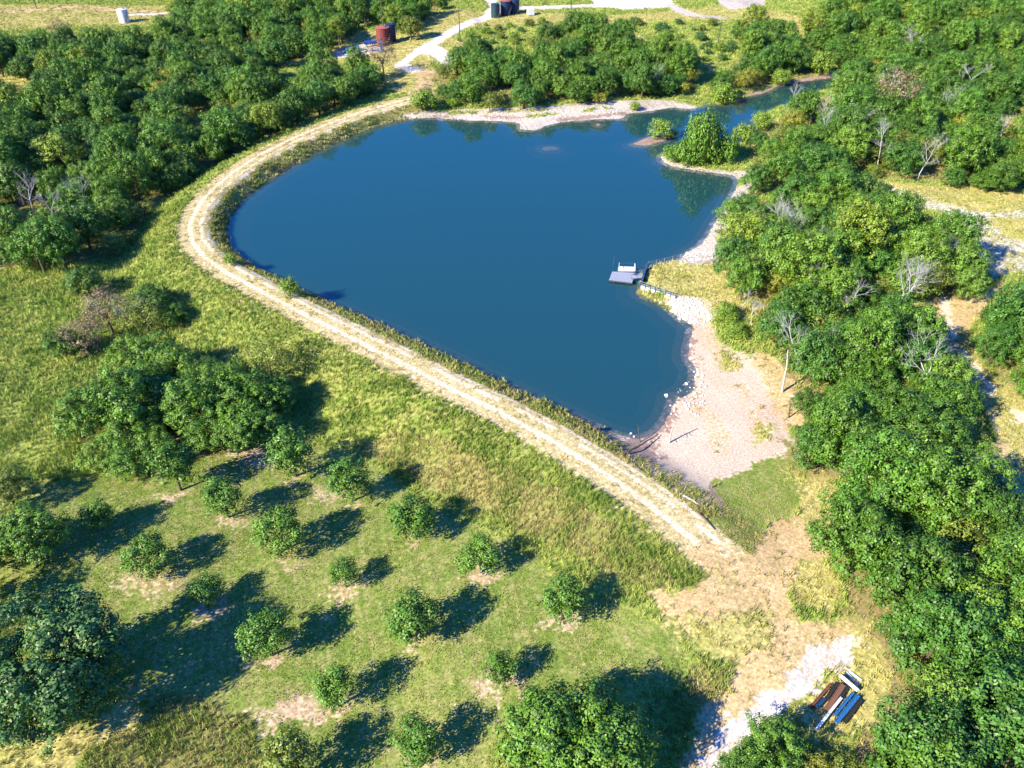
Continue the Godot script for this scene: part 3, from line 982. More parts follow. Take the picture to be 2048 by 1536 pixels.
func _ready() -> void:
	rng.seed = 2024
	var cam := Camera3D.new()
	cam.name = "camera"
	cam.position = Vector3(0, CAM_H, 0)
	cam.rotation_degrees.x = -PITCH
	cam.fov = rad_to_deg(2.0 * atan(768.0 / FOC))
	cam.near = 0.5
	cam.far = 6000.0
	add_child(cam)
	cam.current = true
	var env := Environment.new()
	var sky := Sky.new()
	var sm := ProceduralSkyMaterial.new()
	sm.sky_top_color = Color(0.17, 0.44, 0.93)
	sm.sky_horizon_color = Color(0.22, 0.66, 1.0)
	sm.sky_curve = 0.22
	sm.ground_bottom_color = Color(0.25, 0.26, 0.18)
	sm.ground_horizon_color = Color(0.45, 0.5, 0.45)
	sky.sky_material = sm
	env.background_mode = Environment.BG_SKY
	env.sky = sky
	env.background_energy_multiplier = 0.55
	env.tonemap_mode = Environment.TONE_MAPPER_LINEAR
	env.tonemap_exposure = 2.6
	env.sdfgi_enabled = true
	env.ssao_enabled = true
	env.ssil_enabled = true
	var we := WorldEnvironment.new()
	we.name = "environment"
	we.environment = env
	add_child(we)
	var sun := DirectionalLight3D.new()
	sun.name = "sun"
	sun.light_energy = 1.6
	sun.light_color = Color(1.0, 0.955, 0.87)
	sun.light_angular_distance = 0.5
	sun.shadow_enabled = true
	add_child(sun)
	var az := deg_to_rad(57.0)
	var el := deg_to_rad(33.0)
	var dir := Vector3(sin(az) * cos(el), -sin(el), -cos(az) * cos(el))
	sun.look_at_from_position(Vector3.ZERO, dir, Vector3.UP)

	build_setting()
	define_woods()
	build_classes()
	build_ground(ground_material())
	build_water()
	print("ground ", Time.get_ticks_msec())
	foliage_kit()
	grow_woods()
	grow_single_trees()
	print("trees ", Time.get_ticks_msec())
	grow_grass()
	build_objects()
	print("done ", Time.get_ticks_msec())

func foliage_kit() -> void:
	paint("bark", lin(0.10, 0.08, 0.06), 0.95, 0.2)
	paint("dead_wood", lin(0.40, 0.40, 0.41), 0.9, 0.2)
	paint("dark_wood", lin(0.10, 0.085, 0.075), 0.9, 0.2)
	leaf_mat("oak_dark", 0.072, 0.168, 0.015)
	leaf_mat("oak_mid", 0.092, 0.204, 0.017)
	leaf_mat("elm_fresh", 0.112, 0.241, 0.021)
	leaf_mat("elm_bright", 0.152, 0.284, 0.025)
	leaf_mat("mesquite_olive", 0.171, 0.227, 0.029)
	leaf_mat("mesquite_yellow", 0.250, 0.274, 0.029)
	leaf_mat("hackberry_deep", 0.071, 0.189, 0.022)
	leaf_mat("hackberry_light", 0.144, 0.270, 0.030)
	leaf_mat("pecan_green", 0.097, 0.232, 0.020)
	leaf_mat("pecan_lime", 0.199, 0.293, 0.025)
	leaf_mat("orchard_leaf", 0.091, 0.208, 0.019)
	leaf_mat("shrub_leaf", 0.185, 0.304, 0.029)
	leaf_mat("blue_green_leaf", 0.069, 0.168, 0.036)
	leaf_mat("rusty_leaf", 0.260, 0.190, 0.110)
	for i in 3:
		make_proto("oak%d" % i, 100 + i * 17, 3.9, 1.2, 7.4, 24, 1.35, 18, 24, 0.215, 0.40, 0.24)
		make_proto("elm%d" % i, 200 + i * 19, 3.6, 1.0, 8.6, 26, 1.15, 19, 24, 0.20, 0.38, 0.2, 0.95)
	for i in 2:
		make_proto("hack%d" % i, 800 + i * 31, 3.4, 0.9, 7.0, 20, 1.3, 18, 24, 0.195, 0.38, 0.2, 0.95)
		make_proto("pec%d" % i, 840 + i * 37, 4.2, 1.8, 9.4, 24, 1.25, 15, 24, 0.22, 0.42, 0.24, 0.7)
		make_proto("mes%d" % i, 300 + i * 13, 3.0, 0.7, 5.2, 17, 1.1, 17, 22, 0.18, 0.42, 0.14, 0.7)
		make_proto("shrub%d" % i, 500 + i * 29, 1.3, 0.05, 2.2, 12, 0.55, 44, 16, 0.13, 0.26, 0.05, 0.9)
	for i in 5:
		make_proto("orchard%d" % i, 400 + i * 23, [1.75, 1.6, 1.85, 1.5, 1.7][i], 0.85, [3.7, 4.2, 3.5, 4.0, 3.3][i], [15, 18, 13, 16, 20][i], [0.7, 0.6, 0.75, 0.62, 0.56][i], 36, 18, 0.14, 0.29, 0.1, [0.9, 1.15, 0.8, 1.2, 0.95][i])
	make_proto("grand0", 600, 5.6, 0.8, 9.4, 44, 1.4, 22, 24, 0.22, 0.42, 0.34)
	make_proto("grand1", 631, 5.6, 0.8, 9.0, 46, 1.35, 22, 24, 0.21, 0.42, 0.34)
	make_proto("thin0", 700, 3.0, 0.8, 6.0, 20, 0.95, 13, 12, 0.17, 0.5, 0.16)

func wide(u: float, v: float, w: float) -> float:
	var p := gp(u, v)
	return w / FOC * (-p.z * cp + (CAM_H - p.y) * sp)

func single(called: String, proto: String, base_w: float, mat: String, u: float, v: float, w: float, tall: float, label: String, category: String, group := "") -> void:
	var s := wide(u, v, w) / base_w
	plant_tree(called, proto, mats[mat], gp(u, v) + Vector3(0, -0.05, 0), Vector3(s, s * tall, s), rng.randf() * TAU, label, category, group)

func grow_single_trees() -> void:
	var rows := [
		["young orchard tree in the row at the foot of the dam", [500, 880, 78, 592, 952, 100, 705, 1002, 90, 828, 1074, 98, 962, 1144, 90, 1125, 1238, 98]],
		["young orchard tree in the middle row of the orchard", [362, 980, 92, 458, 1034, 84, 567, 1100, 98, 693, 1174, 64, 832, 1280, 110, 1000, 1364, 78]],
		["young orchard tree in the row beside the big shade trees", [208, 1060, 66, 305, 1142, 92, 418, 1212, 74, 545, 1310, 104, 678, 1412, 98, 838, 1518, 104]]]
	var k := 0
	for r in rows:
		var a: Array = r[1]
		for i in range(0, a.size(), 3):
			single("orchard_tree", "orchard%d" % ((k * 3) % 5), 3.35, "orchard_leaf" if k % 4 else "elm_fresh", a[i], a[i + 1], a[i + 2], rng.randf_range(0.88, 1.05), r[0], "orchard tree", "young trees planted in the orchard")
			k += 1
	single("orchard_tree", "orchard1", 3.7, "mesquite_olive", 592, 1560, 135, 0.9, "wide olive green orchard tree on bare litter past the last row", "orchard tree", "young trees planted in the orchard")
	# big trees standing alone
	single("shade_tree", "grand0", 11.4, "elm_fresh", 1150, 1545, 290, 0.85, "broad bright green shade tree beside the sandy track", "tree")
	single("shade_tree", "grand1", 11.4, "blue_green_leaf", 135, 1400, 335, 0.9, "broad bluish green shade tree in the tall grass below the orchard", "tree")
	single("elm_tree", "elm0", 7.4, "elm_fresh", 95, 1115, 135, 0.8, "full green elm shading the end of the orchard rows", "elm")
	single("elm_tree", "elm2", 7.4, "oak_mid", 5, 1130, 130, 0.8, "dark elm behind the full green elm at the orchard's end", "elm")
	single("elm_tree", "elm1", 7.4, "mesquite_olive", 30, 1010, 100, 0.75, "olive green elm at the edge of the tall meadow", "elm")
	single("elm_tree", "elm1", 7.4, "elm_bright", -60, 1240, 140, 0.8, "bright green elm beside the bluish green shade tree", "elm")
	# autumn and dead trees beside the clump
	for q in [[228, 668, 105, "rusty_leaf", 0.95], [178, 705, 95, "rusty_leaf", 0.8], [300, 668, 90, "mesquite_olive", 0.9]]:
		single("thinning_tree", "thin0", 6.2, q[3], q[0], q[1], q[2], q[4], "thin %s tree with bare twigs above the leafy clump" % ("rusty brown" if q[3] == "rusty_leaf" else "olive"), "tree", "thinning trees beside the leafy clump")
	for q in [[318, 632, 90, "oak_dark"], [180, 590, 78, "oak_dark"], [135, 712, 80, "oak_dark"], [355, 650, 60, "oak_mid"]]:
		single("oak_tree", "oak1", 8.0, q[3], q[0], q[1], q[2], 0.8, "small dark oak among the thinning rusty trees", "oak", "small oaks round the thinning trees")
	single("thinning_tree", "thin0", 6.2, "mesquite_olive", 545, 765, 120, 0.9, "sparse olive tree at the leafy clump's end towards the dam", "tree")
	# trees by the scrap pile
	for q in [[1535, 1530, 130, "elm_fresh", "elm1"], [1480, 1580, 120, "oak_mid", "elm2"], [1625, 1582, 130, "mesquite_yellow", "mes0"], [1705, 1590, 120, "mesquite_olive", "mes1"]]:
		single("roadside_tree", q[4], 7.2 if q[4].begins_with("elm") else 6.2, q[3], q[0], q[1], q[2], 0.75, "%s tree between gravel track and scrap pile" % ("leafy green" if q[4].begins_with("elm") else "yellowish"), "tree", "trees beside the scrap pile")
	single("autumn_tree", "thin0", 6.2, "mesquite_yellow", 1912, 1062, 80, 0.9, "yellowing tree in the wood beside the gravel track", "tree")
	single("autumn_tree", "thin0", 6.2, "rusty_leaf", 1772, 262, 100, 1.2, "rusty brown tree in the big wood along the inlet", "tree")
	single("autumn_tree", "thin0", 6.2, "rusty_leaf", 768, 150, 62, 1.1, "rusty tan tree below the oilfield pad", "tree")
	single("autumn_tree", "thin0", 6.2, "rusty_leaf", 130, 90, 50, 1.0, "rusty tree at the edge of the far straw field", "tree")
	single("oak_tree", "oak0", 8.0, "oak_mid", 703, 70, 25, 0.95, "small round oak alone by the oilfield pad", "oak")
	single("oak_tree", "oak2", 8.0, "mesquite_olive", 823, 80, 52, 0.9, "olive oak where the white road bends", "oak")
	# shrubs on the shores
	single("shrub", "shrub0", 2.7, "shrub_leaf", 581, 592, 44, 1.1, "round bright shrub on the dam casting shade over the water", "shrub")
	single("shrub", "shrub1", 2.7, "shrub_leaf", 463, 530, 27, 1.1, "small bright shrub at the dam's sharpest bend", "shrub")
	for q in [[1345, 322, 46, 0.9], [1370, 331, 46, 1.4], [1395, 331, 58, 2.2], [1420, 328, 48, 2.0], [1450, 328, 44, 1.7], [1385, 318, 50, 2.1], [1408, 318, 44, 2.1]]:
		single("willow_shrub", "shrub%d" % (int(q[0]) % 2), 2.7, "elm_fresh" if int(q[0]) % 4 else "elm_bright", q[0], q[1], q[2], q[3], "upright leafy willow shrub on the grassy point", "shrub", "willow shrubs on the point")
	single("shrub", "shrub1", 2.7, "shrub_leaf", 1318, 276, 50, 0.9, "low leafy shrub on the mud islet", "shrub")
	single("shrub", "shrub0", 2.7, "shrub_leaf", 1345, 274, 28, 0.6, "small shrub beside the leafy one on the islet", "shrub")
	for q in [[1446, 208, 50, 1.0, "bushy yellow green shrub leaning over the inlet"], [1270, 220, 24, 0.8, "single low shrub on the pale shore"], [850, 216, 60, 0.7, "wide shrub where dam and pale shore meet"], [905, 214, 30, 0.7, "small shrub at the thicket's foot on the pale shore"], [1560, 168, 44, 0.8, "shrub on the reddish bank of the inlet"], [1640, 150, 46, 1.2, "yellow green shrub at the head of the inlet"], [1486, 284, 44, 1.0, "round shrub beside the inlet at the point's root"], [1520, 262, 40, 1.2, "pale shrub at the inlet's edge by the bare trees"], [240, 460, 34, 1.6, "slim light green sapling in the shade behind the dam"], [1450, 640, 60, 0.7, "weedy green shrub above the mud flat"], [1470, 672, 55, 0.6, "low weedy shrub between mud flat and wood"]]:
		single("shrub", "shrub%d" % (int(q[0]) % 2), 2.7, "shrub_leaf", q[0], q[1], q[2], q[3], q[4], "shrub")
	# low shrubs over the scrubland
	var area := gpoly([905, 75, 960, 50, 1060, 46, 1180, 40, 1240, 48, 1470, 45, 1470, 100, 1420, 140, 1390, 100, 1320, 90, 1250, 52, 1110, 50, 1060, 70, 1075, 105, 1000, 92, 930, 95])
	var n := 0
	for i in 400:
		var p := Vector2(rng.randf_range(-40, 100), rng.randf_range(200, 300))
		if n > 70 or not Geometry2D.is_point_in_polygon(p, area): continue
		n += 1
		var s := rng.randf_range(0.5, 1.5)
		var at := Vector3(p.x, height(p.x, -p.y), -p.y)
		plant_tree("scrub_bush", "shrub%d" % (i % 2), mats[["blue_green_leaf", "mesquite_olive", "shrub_leaf"][i % 3]], at, Vector3(s, s * 0.75, s), rng.randf() * TAU, "low %s bush in the scrub beyond the far thicket" % ["grey green", "olive", "bright green"][i % 3], "bush", "bushes in the far scrub")
	# bare dead trees; heights in metres, the pixel is the foot
	var snags := [
		[72, 440, 8.0, "pale dead tree with tangled limbs in the wood behind the dam"], [38, 405, 8.0, "pale dead tree with a bleached crown in the wood behind the dam"], [112, 452, 6.5, "low pale dead tree beside a light green crown behind the dam"], [178, 430, 7.0, "slim bleached dead tree at the shaded wood edge behind the dam"],
		[262, 655, 6.0, "grey dead tree standing over the thinning rusty trees"], [205, 640, 4.0, "short grey dead tree among the rusty twigs"],
		[1574, 232, 7.5, "bare grey tree standing alone at the inlet's water"], [1640, 262, 7.5, "bleached dead tree on the bank of the inlet"], [1618, 252, 5.5, "small bleached dead tree on the bank of the inlet"], [1732, 205, 8.5, "bleached dead tree at the inlet's head"], [1768, 212, 9.0, "white forked dead tree behind the inlet's head"], [1752, 345, 9.5, "white dead tree poking out of the big wood"], [1930, 195, 9.5, "white dead crown far back in the big wood"], [1815, 130, 9.5, "grey dead crown in the upper big wood"],
		[1502, 648, 4.0, "twisted pale dead tree over the mud flat"], [1484, 622, 3.2, "short pale dead tree beside the twisted one"], [1597, 745, 8.5, "tall forked white dead tree at the wood's edge"], [1795, 640, 9.0, "white dead tree rising from the wood by the clearing"], [1828, 812, 9.0, "curved white dead tree in the wood by the clearing"], [1655, 610, 8.5, "grey dead crown among the green oaks"], [1590, 520, 9.0, "small bleached crown over the wood by the dock"], [1545, 505, 8.5, "thin white dead tree near the dock lawn"], [1310, 190, 7.0, "pale dead tree in the thicket behind the far shore"], [1752, 955, 5.5, "grey dead tree where the wood meets straw grass"]]
	var j := 0
	for q in snags:
		j += 1
		var o := thing("dead_tree", q[3], "dead tree", gp(q[0], q[1]), rng.randf() * TAU)
		put("trunk_and_limbs", snag_mesh(900 + j * 7, q[2] * 0.46, 0.012 * q[2] + 0.03, 4), mats["dead_wood"], o)
	for q in [[1640, 300, 8.5], [1690, 285, 8.5], [1835, 360, 8.5], [1625, 560, 8.0], [1785, 622, 8.0], [1700, 665, 8.0], [1560, 480, 7.5], [1880, 250, 8.5], [1990, 300, 8.5], [1690, 760, 7.5], [1850, 560, 8.0], [1730, 520, 8.0]]:
		j += 1
		var o := thing("dead_tree", "thin grey dead crown poking out among green treetops", "dead tree", gp(q[0], q[1]), rng.randf() * TAU, "dead crowns in the eastern woods")
		put("trunk_and_limbs", snag_mesh(900 + j * 7, q[2] * 0.46, 0.011 * q[2] + 0.03, 4), mats["dead_wood"], o)
	# rushes and weeds along the dam's water edge
	var rows_r := []
	for i in 2400:
		var u := rng.randf()
		var f := u * (dam.size() - 1)
		var a := dam[int(f)]
		var b := dam[mini(int(f) + 1, dam.size() - 1)]
		var dirv := (b - a).normalized()
		var side := Vector2(dirv.y, -dirv.x)
		var p := a.lerp(b, f - int(f)) + side * rng.randf_range(2.6, 6.0)
		var s := sample(sgrid, p.x, -p.y)
		if s < 0.15 or sample(dgrid, p.x, -p.y) < 2.5: continue
		var thick := f > 11.0 and f < 19.0
		if relief.get_noise_2d(p.x * 4.0, p.y * 4.0) < (-0.1 if thick else 0.15): continue
		var hh := rng.randf_range(0.35, 1.0) * (0.95 if thick else 0.4)
		add_copy(rows_r, Vector3(p.x, height(p.x, -p.y), -p.y), rng.randf() * TAU, rng.randf_range(0.8, 1.4), hh, Color(0.11, 0.18, 0.035).lerp(Color(0.36, 0.31, 0.11), rng.randf()))
	var gm := paint("grass_blades", Color.WHITE, 0.8, 0.25)
	gm.vertex_color_use_as_albedo = true
	scatter("weeds", "dark green weeds along the dam's water edge", "weeds", tuft_mesh(9, 16, 0.75, 0.5, 0.03), gm, rows_r)

# ------------------------------------------------------------------ built things
func bar(mb: MB, a: Vector3, b: Vector3, w: float, h: float) -> void:
	var z := (b - a).normalized()
	var x := Vector3.UP.cross(z).normalized()
	mb.box(Transform3D(Basis(x, z.cross(x), z), (a + b) * 0.5), Vector3(w, h, a.distance_to(b)))

func part_bar(called: String, parent: Node3D, a: Vector3, b: Vector3, w: float, h: float, mat: Material) -> MeshInstance3D:
	var mb := MB.new()
	bar(mb, a - parent.position, b - parent.position, w, h)
	return put(called, mb.mesh(), mat, parent)

func part_tube(called: String, parent: Node3D, a: Vector3, b: Vector3, r: float, mat: Material, sides := 8, r1 := -1.0) -> MeshInstance3D:
	var mb := MB.new()
	mb.tube(a - parent.position, b - parent.position, r, r if r1 < 0.0 else r1, sides)
	return put(called, mb.mesh(), mat, parent)

func log_thing(called: String, label: String, a: Vector3, b: Vector3, r: float, mat: Material, sd: int, twigs := 3) -> void:
	var o := thing(called, label, "log", a)
	var r_ := RandomNumberGenerator.new()
	r_.seed = sd
	var mb := MB.new()
	var p := Vector3.ZERO
	var e := b - a
	for i in 5:
		var q := e * (i + 1) / 5.0 + Vector3(r_.randfn(), r_.randfn() * 0.5, r_.randfn()) * e.length() * 0.012
		mb.tube(p, q, r * (1.1 - 0.13 * i), r * (1.1 - 0.13 * (i + 1)), 7, Color.WHITE, i == 0 or i == 4)
		p = q
	put("trunk", mb.mesh(), mat, o)
	for i in twigs:
		var t := MB.new()
		var s := e * r_.randf_range(0.2, 0.9)
		var d := Vector3(r_.randfn(), absf(r_.randfn()) * 0.6, r_.randfn()).normalized()
		t.tube(s, s + d * r_.randf_range(0.4, 0.9), r * 0.35, r * 0.12, 5)
		put("branch", t.mesh(), mat, o)

func build_dock() -> void:
	var grey := worn("dock_boards", Color(0.62, 0.64, 0.69), Color(0.44, 0.46, 0.51), 0.03, 0.85)
	var steel := paint("dock_steel", lin(0.05, 0.07, 0.11), 0.5, 0.5)
	var white := worn("white_board", Color(0.88, 0.88, 0.88), Color(0.78, 0.79, 0.80), 0.05, 0.7)
	var navy := paint("navy_sheet", lin(0.03, 0.06, 0.14), 0.5, 0.5)
	var black := paint("black_float", lin(0.03, 0.03, 0.035), 0.6, 0.4)
	var y := 0.42
	var c := [pix(1224.5, 543.3, y), pix(1269, 545.6, y), pix(1264.4, 565.2, y), pix(1218.3, 559.7, y)]
	var o := thing("floating_dock", "grey planked floating dock off the lawn", "dock", Vector3(c[3].x, 0, c[3].z))
	var n := 12
	for i in n:
		var f0 := (i + 0.04) / n
		var f1 := (i + 0.96) / n
		var a: Vector3 = c[3].lerp(c[2], f0)
		var b: Vector3 = c[3].lerp(c[2], f1)
		var d: Vector3 = c[0].lerp(c[1], f0)
		var e: Vector3 = c[0].lerp(c[1], f1)
		var mb := MB.new()
		var m0 := (a + b) * 0.5 - o.position
		var m1 := (d + e) * 0.5 - o.position
		bar(mb, m0, m1, a.distance_to(b), 0.05)
		put("plank", mb.mesh(), grey, o)
	for k in 4:
		part_bar("rim", o, c[k] - Vector3(0, 0.13, 0), c[(k + 1) % 4] - Vector3(0, 0.13, 0), 0.1, 0.18, steel)
	for f in [0.18, 0.82]:
		var a: Vector3 = c[3].lerp(c[2], f) - Vector3(0, 0.34, 0)
		var b: Vector3 = c[0].lerp(c[1], f) - Vector3(0, 0.34, 0)
		part_tube("float", o, a.lerp(b, 0.05), a.lerp(b, 0.95), 0.26, black, 12)
	part_tube("post", o, pix(1226, 542, -1.0), pix(1226, 542, -1.0) + Vector3(0, 2.6, 0), 0.05, steel)
	# white swim raft tied behind
	var r := [pix(1238, 533, 0.5), pix(1269, 534, 0.5), pix(1270, 542.6, 0.5), pix(1237, 542.2, 0.5)]
	var s := thing("pontoon_raft", "white pontoon raft with low rails tied to the dock", "raft", Vector3(r[3].x, 0, r[3].z))
	for i in 9:
		var mb := MB.new()
		var a: Vector3 = r[3].lerp(r[2], (i + 0.5) / 9.0) - s.position
		var b: Vector3 = r[0].lerp(r[1], (i + 0.5) / 9.0) - s.position
		bar(mb, a, b, r[3].distance_to(r[2]) / 9.0 * 0.94, 0.06)
		put("plank", mb.mesh(), white, s)
	for k in [[3, 0], [2, 1]]:
		var a: Vector3 = r[k[0]] - Vector3(0, 0.3, 0)
		var b: Vector3 = r[k[1]] - Vector3(0, 0.3, 0)
		part_tube("pontoon", s, a, b, 0.24, navy, 12)
	for k in 4:
		part_tube("rail_post", s, r[k], r[k] + Vector3(0, 0.7, 0), 0.04, white, 6)
	for k in [0, 1, 3]:
		part_tube("rail", s, r[k] + Vector3(0, 0.68, 0), r[(k + 1) % 4] + Vector3(0, 0.68, 0), 0.035, white if k != 0 else navy, 6)
	# gangway
	var g0 := pix(1264, 554, 0.5)
	var g1 := pix(1287, 551, 1.15)
	var g := thing("gangway", "narrow grey gangway from the bulkhead to the floating dock", "gangway", Vector3(g0.x, 0, g0.z))
	var gd := (g1 - g0).normalized()
	var gs := gd.cross(Vector3.UP).normalized()
	for i in 8:
		var p := g0.lerp(g1, (i + 0.5) / 8.0)
		part_bar("tread", g, p - gs * 0.5, p + gs * 0.5, g0.distance_to(g1) / 8.0 * 0.9, 0.05, grey)
	for sd in [-0.5, 0.5]:
		part_bar("stringer", g, g0 + gs * sd - Vector3(0, 0.1, 0), g1 + gs * sd - Vector3(0, 0.1, 0), 0.07, 0.14, steel)
		part_tube("handrail", g, g0 + gs * sd + Vector3(0, 0.75, 0), g1 + gs * sd + Vector3(0, 0.75, 0), 0.03, steel, 6)
		for f in [0.02, 0.5, 0.98]:
			var p: Vector3 = g0.lerp(g1, f) + gs * sd
			part_tube("post", g, p, p + Vector3(0, 0.75, 0), 0.03, steel, 6)
	# bulkhead: white south wall with dark piles, navy west face
	var a0 := pix(1281, 571, 1.1)
	var a1 := pix(1352, 594, 1.1)
	var wl := thing("bulkhead_wall", "white panelled bulkhead wall with dark piles under the lawn", "wall", Vector3(a0.x, 0, a0.z))
	var wn := 7
	for i in wn:
		var p := a0.lerp(a1, float(i) / wn)
		var q := a0.lerp(a1, (i + 0.98) / wn)
		part_bar("panel", wl, p - Vector3(0, 0.85, 0), q - Vector3(0, 0.85, 0), 0.1, 1.75, white)
	var out_ := (a1 - a0).cross(Vector3.UP).normalized() * 0.1
	if out_.z < 0: out_ = -out_
	for i in wn + 1:
		var p := a0.lerp(a1, float(i) / wn) + out_
		part_tube("pile", wl, p - Vector3(0, 2.0, 0), p + Vector3(0, 0.75 if i < wn else 0.3, 0), 0.075, steel, 8)
	part_bar("cap", wl, a0 + Vector3(0, 0.06, 0), a1 + Vector3(0, 0.06, 0), 0.22, 0.08, grey)
	for hh in [0.4, 0.74]:
		part_tube("rail", wl, a0 + out_ + Vector3(0, hh, 0), a1 + out_ + Vector3(0, hh, 0), 0.035, grey, 6)
	var b0 := pix(1294, 532, 1.1)
	var b1 := pix(1282, 570.5, 1.1)
	var wf := thing("sheet_bulkhead", "navy sheet bulkhead where the gangway lands", "wall", Vector3(b0.x, 0, b0.z))
	for i in 5:
		part_bar("sheet", wf, b0.lerp(b1, i / 5.0) - Vector3(0, 0.6, 0), b0.lerp(b1, (i + 0.97) / 5.0) - Vector3(0, 0.6, 0), 0.08, 2.1, navy)
	part_bar("cap", wf, b0 + Vector3(0, 0.5, 0), b1 + Vector3(0, 0.5, 0), 0.3, 0.1, navy)
	# light fence on the north side
	var f0 := pix(1296, 533, 1.0)
	var f1 := pix(1360, 518, 0.6)
	var fe := thing("wire_fence", "thin wire fence along the lawn's water edge", "fence", Vector3(f0.x, 0, f0.z))
	for i in 5:
		var p := f0.lerp(f1, i / 4.0)
		part_tube("post", fe, p - Vector3(0, 1.0, 0), p + Vector3(0, 0.85, 0), 0.045, grey, 6)
	for hh in [0.25, 0.55, 0.82]:
		part_tube("wire", fe, f0 + Vector3(0, hh, 0), f1 + Vector3(0, hh, 0), 0.018, grey, 5)

func tank(called: String, label: String, u: float, v: float, r: float, h: float, mat: Material, roof_mat: Material) -> Node3D:
	var o := thing(called, label, "tank", gp(u, v))
	var sh := MB.new()
	sh.lathe([Vector2(r * 1.02, -0.3), Vector2(r * 1.02, 0.08), Vector2(r, 0.1), Vector2(r, h * 0.33), Vector2(r * 1.012, h * 0.33 + 0.03), Vector2(r, h * 0.33 + 0.06), Vector2(r, h * 0.66), Vector2(r * 1.012, h * 0.66 + 0.03), Vector2(r, h * 0.66 + 0.06), Vector2(r, h), Vector2(r * 1.03, h + 0.02), Vector2(r * 1.03, h + 0.1)], 28)
	put("shell", sh.mesh(), mat, o)
	var rf := MB.new()
	rf.lathe([Vector2(r * 1.03, h + 0.1), Vector2(0.3, h + 0.1 + r * 0.16), Vector2(0.0, h + 0.12 + r * 0.16)], 28)
	var roof := put("roof", rf.mesh(), roof_mat, o)
	var ha := MB.new()
	ha.tube(Vector3(r * 0.45, h + 0.1, 0.2), Vector3(r * 0.45, h + 0.55, 0.2), 0.26, 0.26, 10)
	put("hatch", ha.mesh(), mats["oil_steel"], roof)
	var st := MB.new()
	for i in 10:
		var f := i / 10.0
		var an := 0.4 + f * 1.3
		var p := Vector3(sin(an) * (r + 0.35), h * f, cos(an) * (r + 0.35))
		st.box(Transform3D(Basis(Vector3.UP, an), p), Vector3(0.5, 0.05, 0.6))
	put("stair", st.mesh(), mats["oil_steel"], o)
	return o

func utility_pole(u: float, v: float, h: float, label: String) -> void:
	var o := thing("utility_pole", label, "pole", gp(u, v))
	var mb := MB.new()
	mb.tube(Vector3(0, -0.5, 0), Vector3(0, h, 0), 0.17, 0.11, 8)
	put("pole", mb.mesh(), mats["dark_wood"], o)
	var c := MB.new()
	c.box(Transform3D(Basis(Vector3.UP, 0.4), Vector3(0, h - 0.5, 0)), Vector3(2.2, 0.12, 0.12))
	var arm := put("crossarm", c.mesh(), mats["dark_wood"], o)
	for x in [-0.95, 0.95]:
		var t := MB.new()
		var p := Basis(Vector3.UP, 0.4) * Vector3(x, 0, 0) + Vector3(0, h - 0.44, 0)
		t.tube(p, p + Vector3(0, 0.22, 0), 0.06, 0.05, 6)
		put("insulator", t.mesh(), mats["dead_wood"], arm)

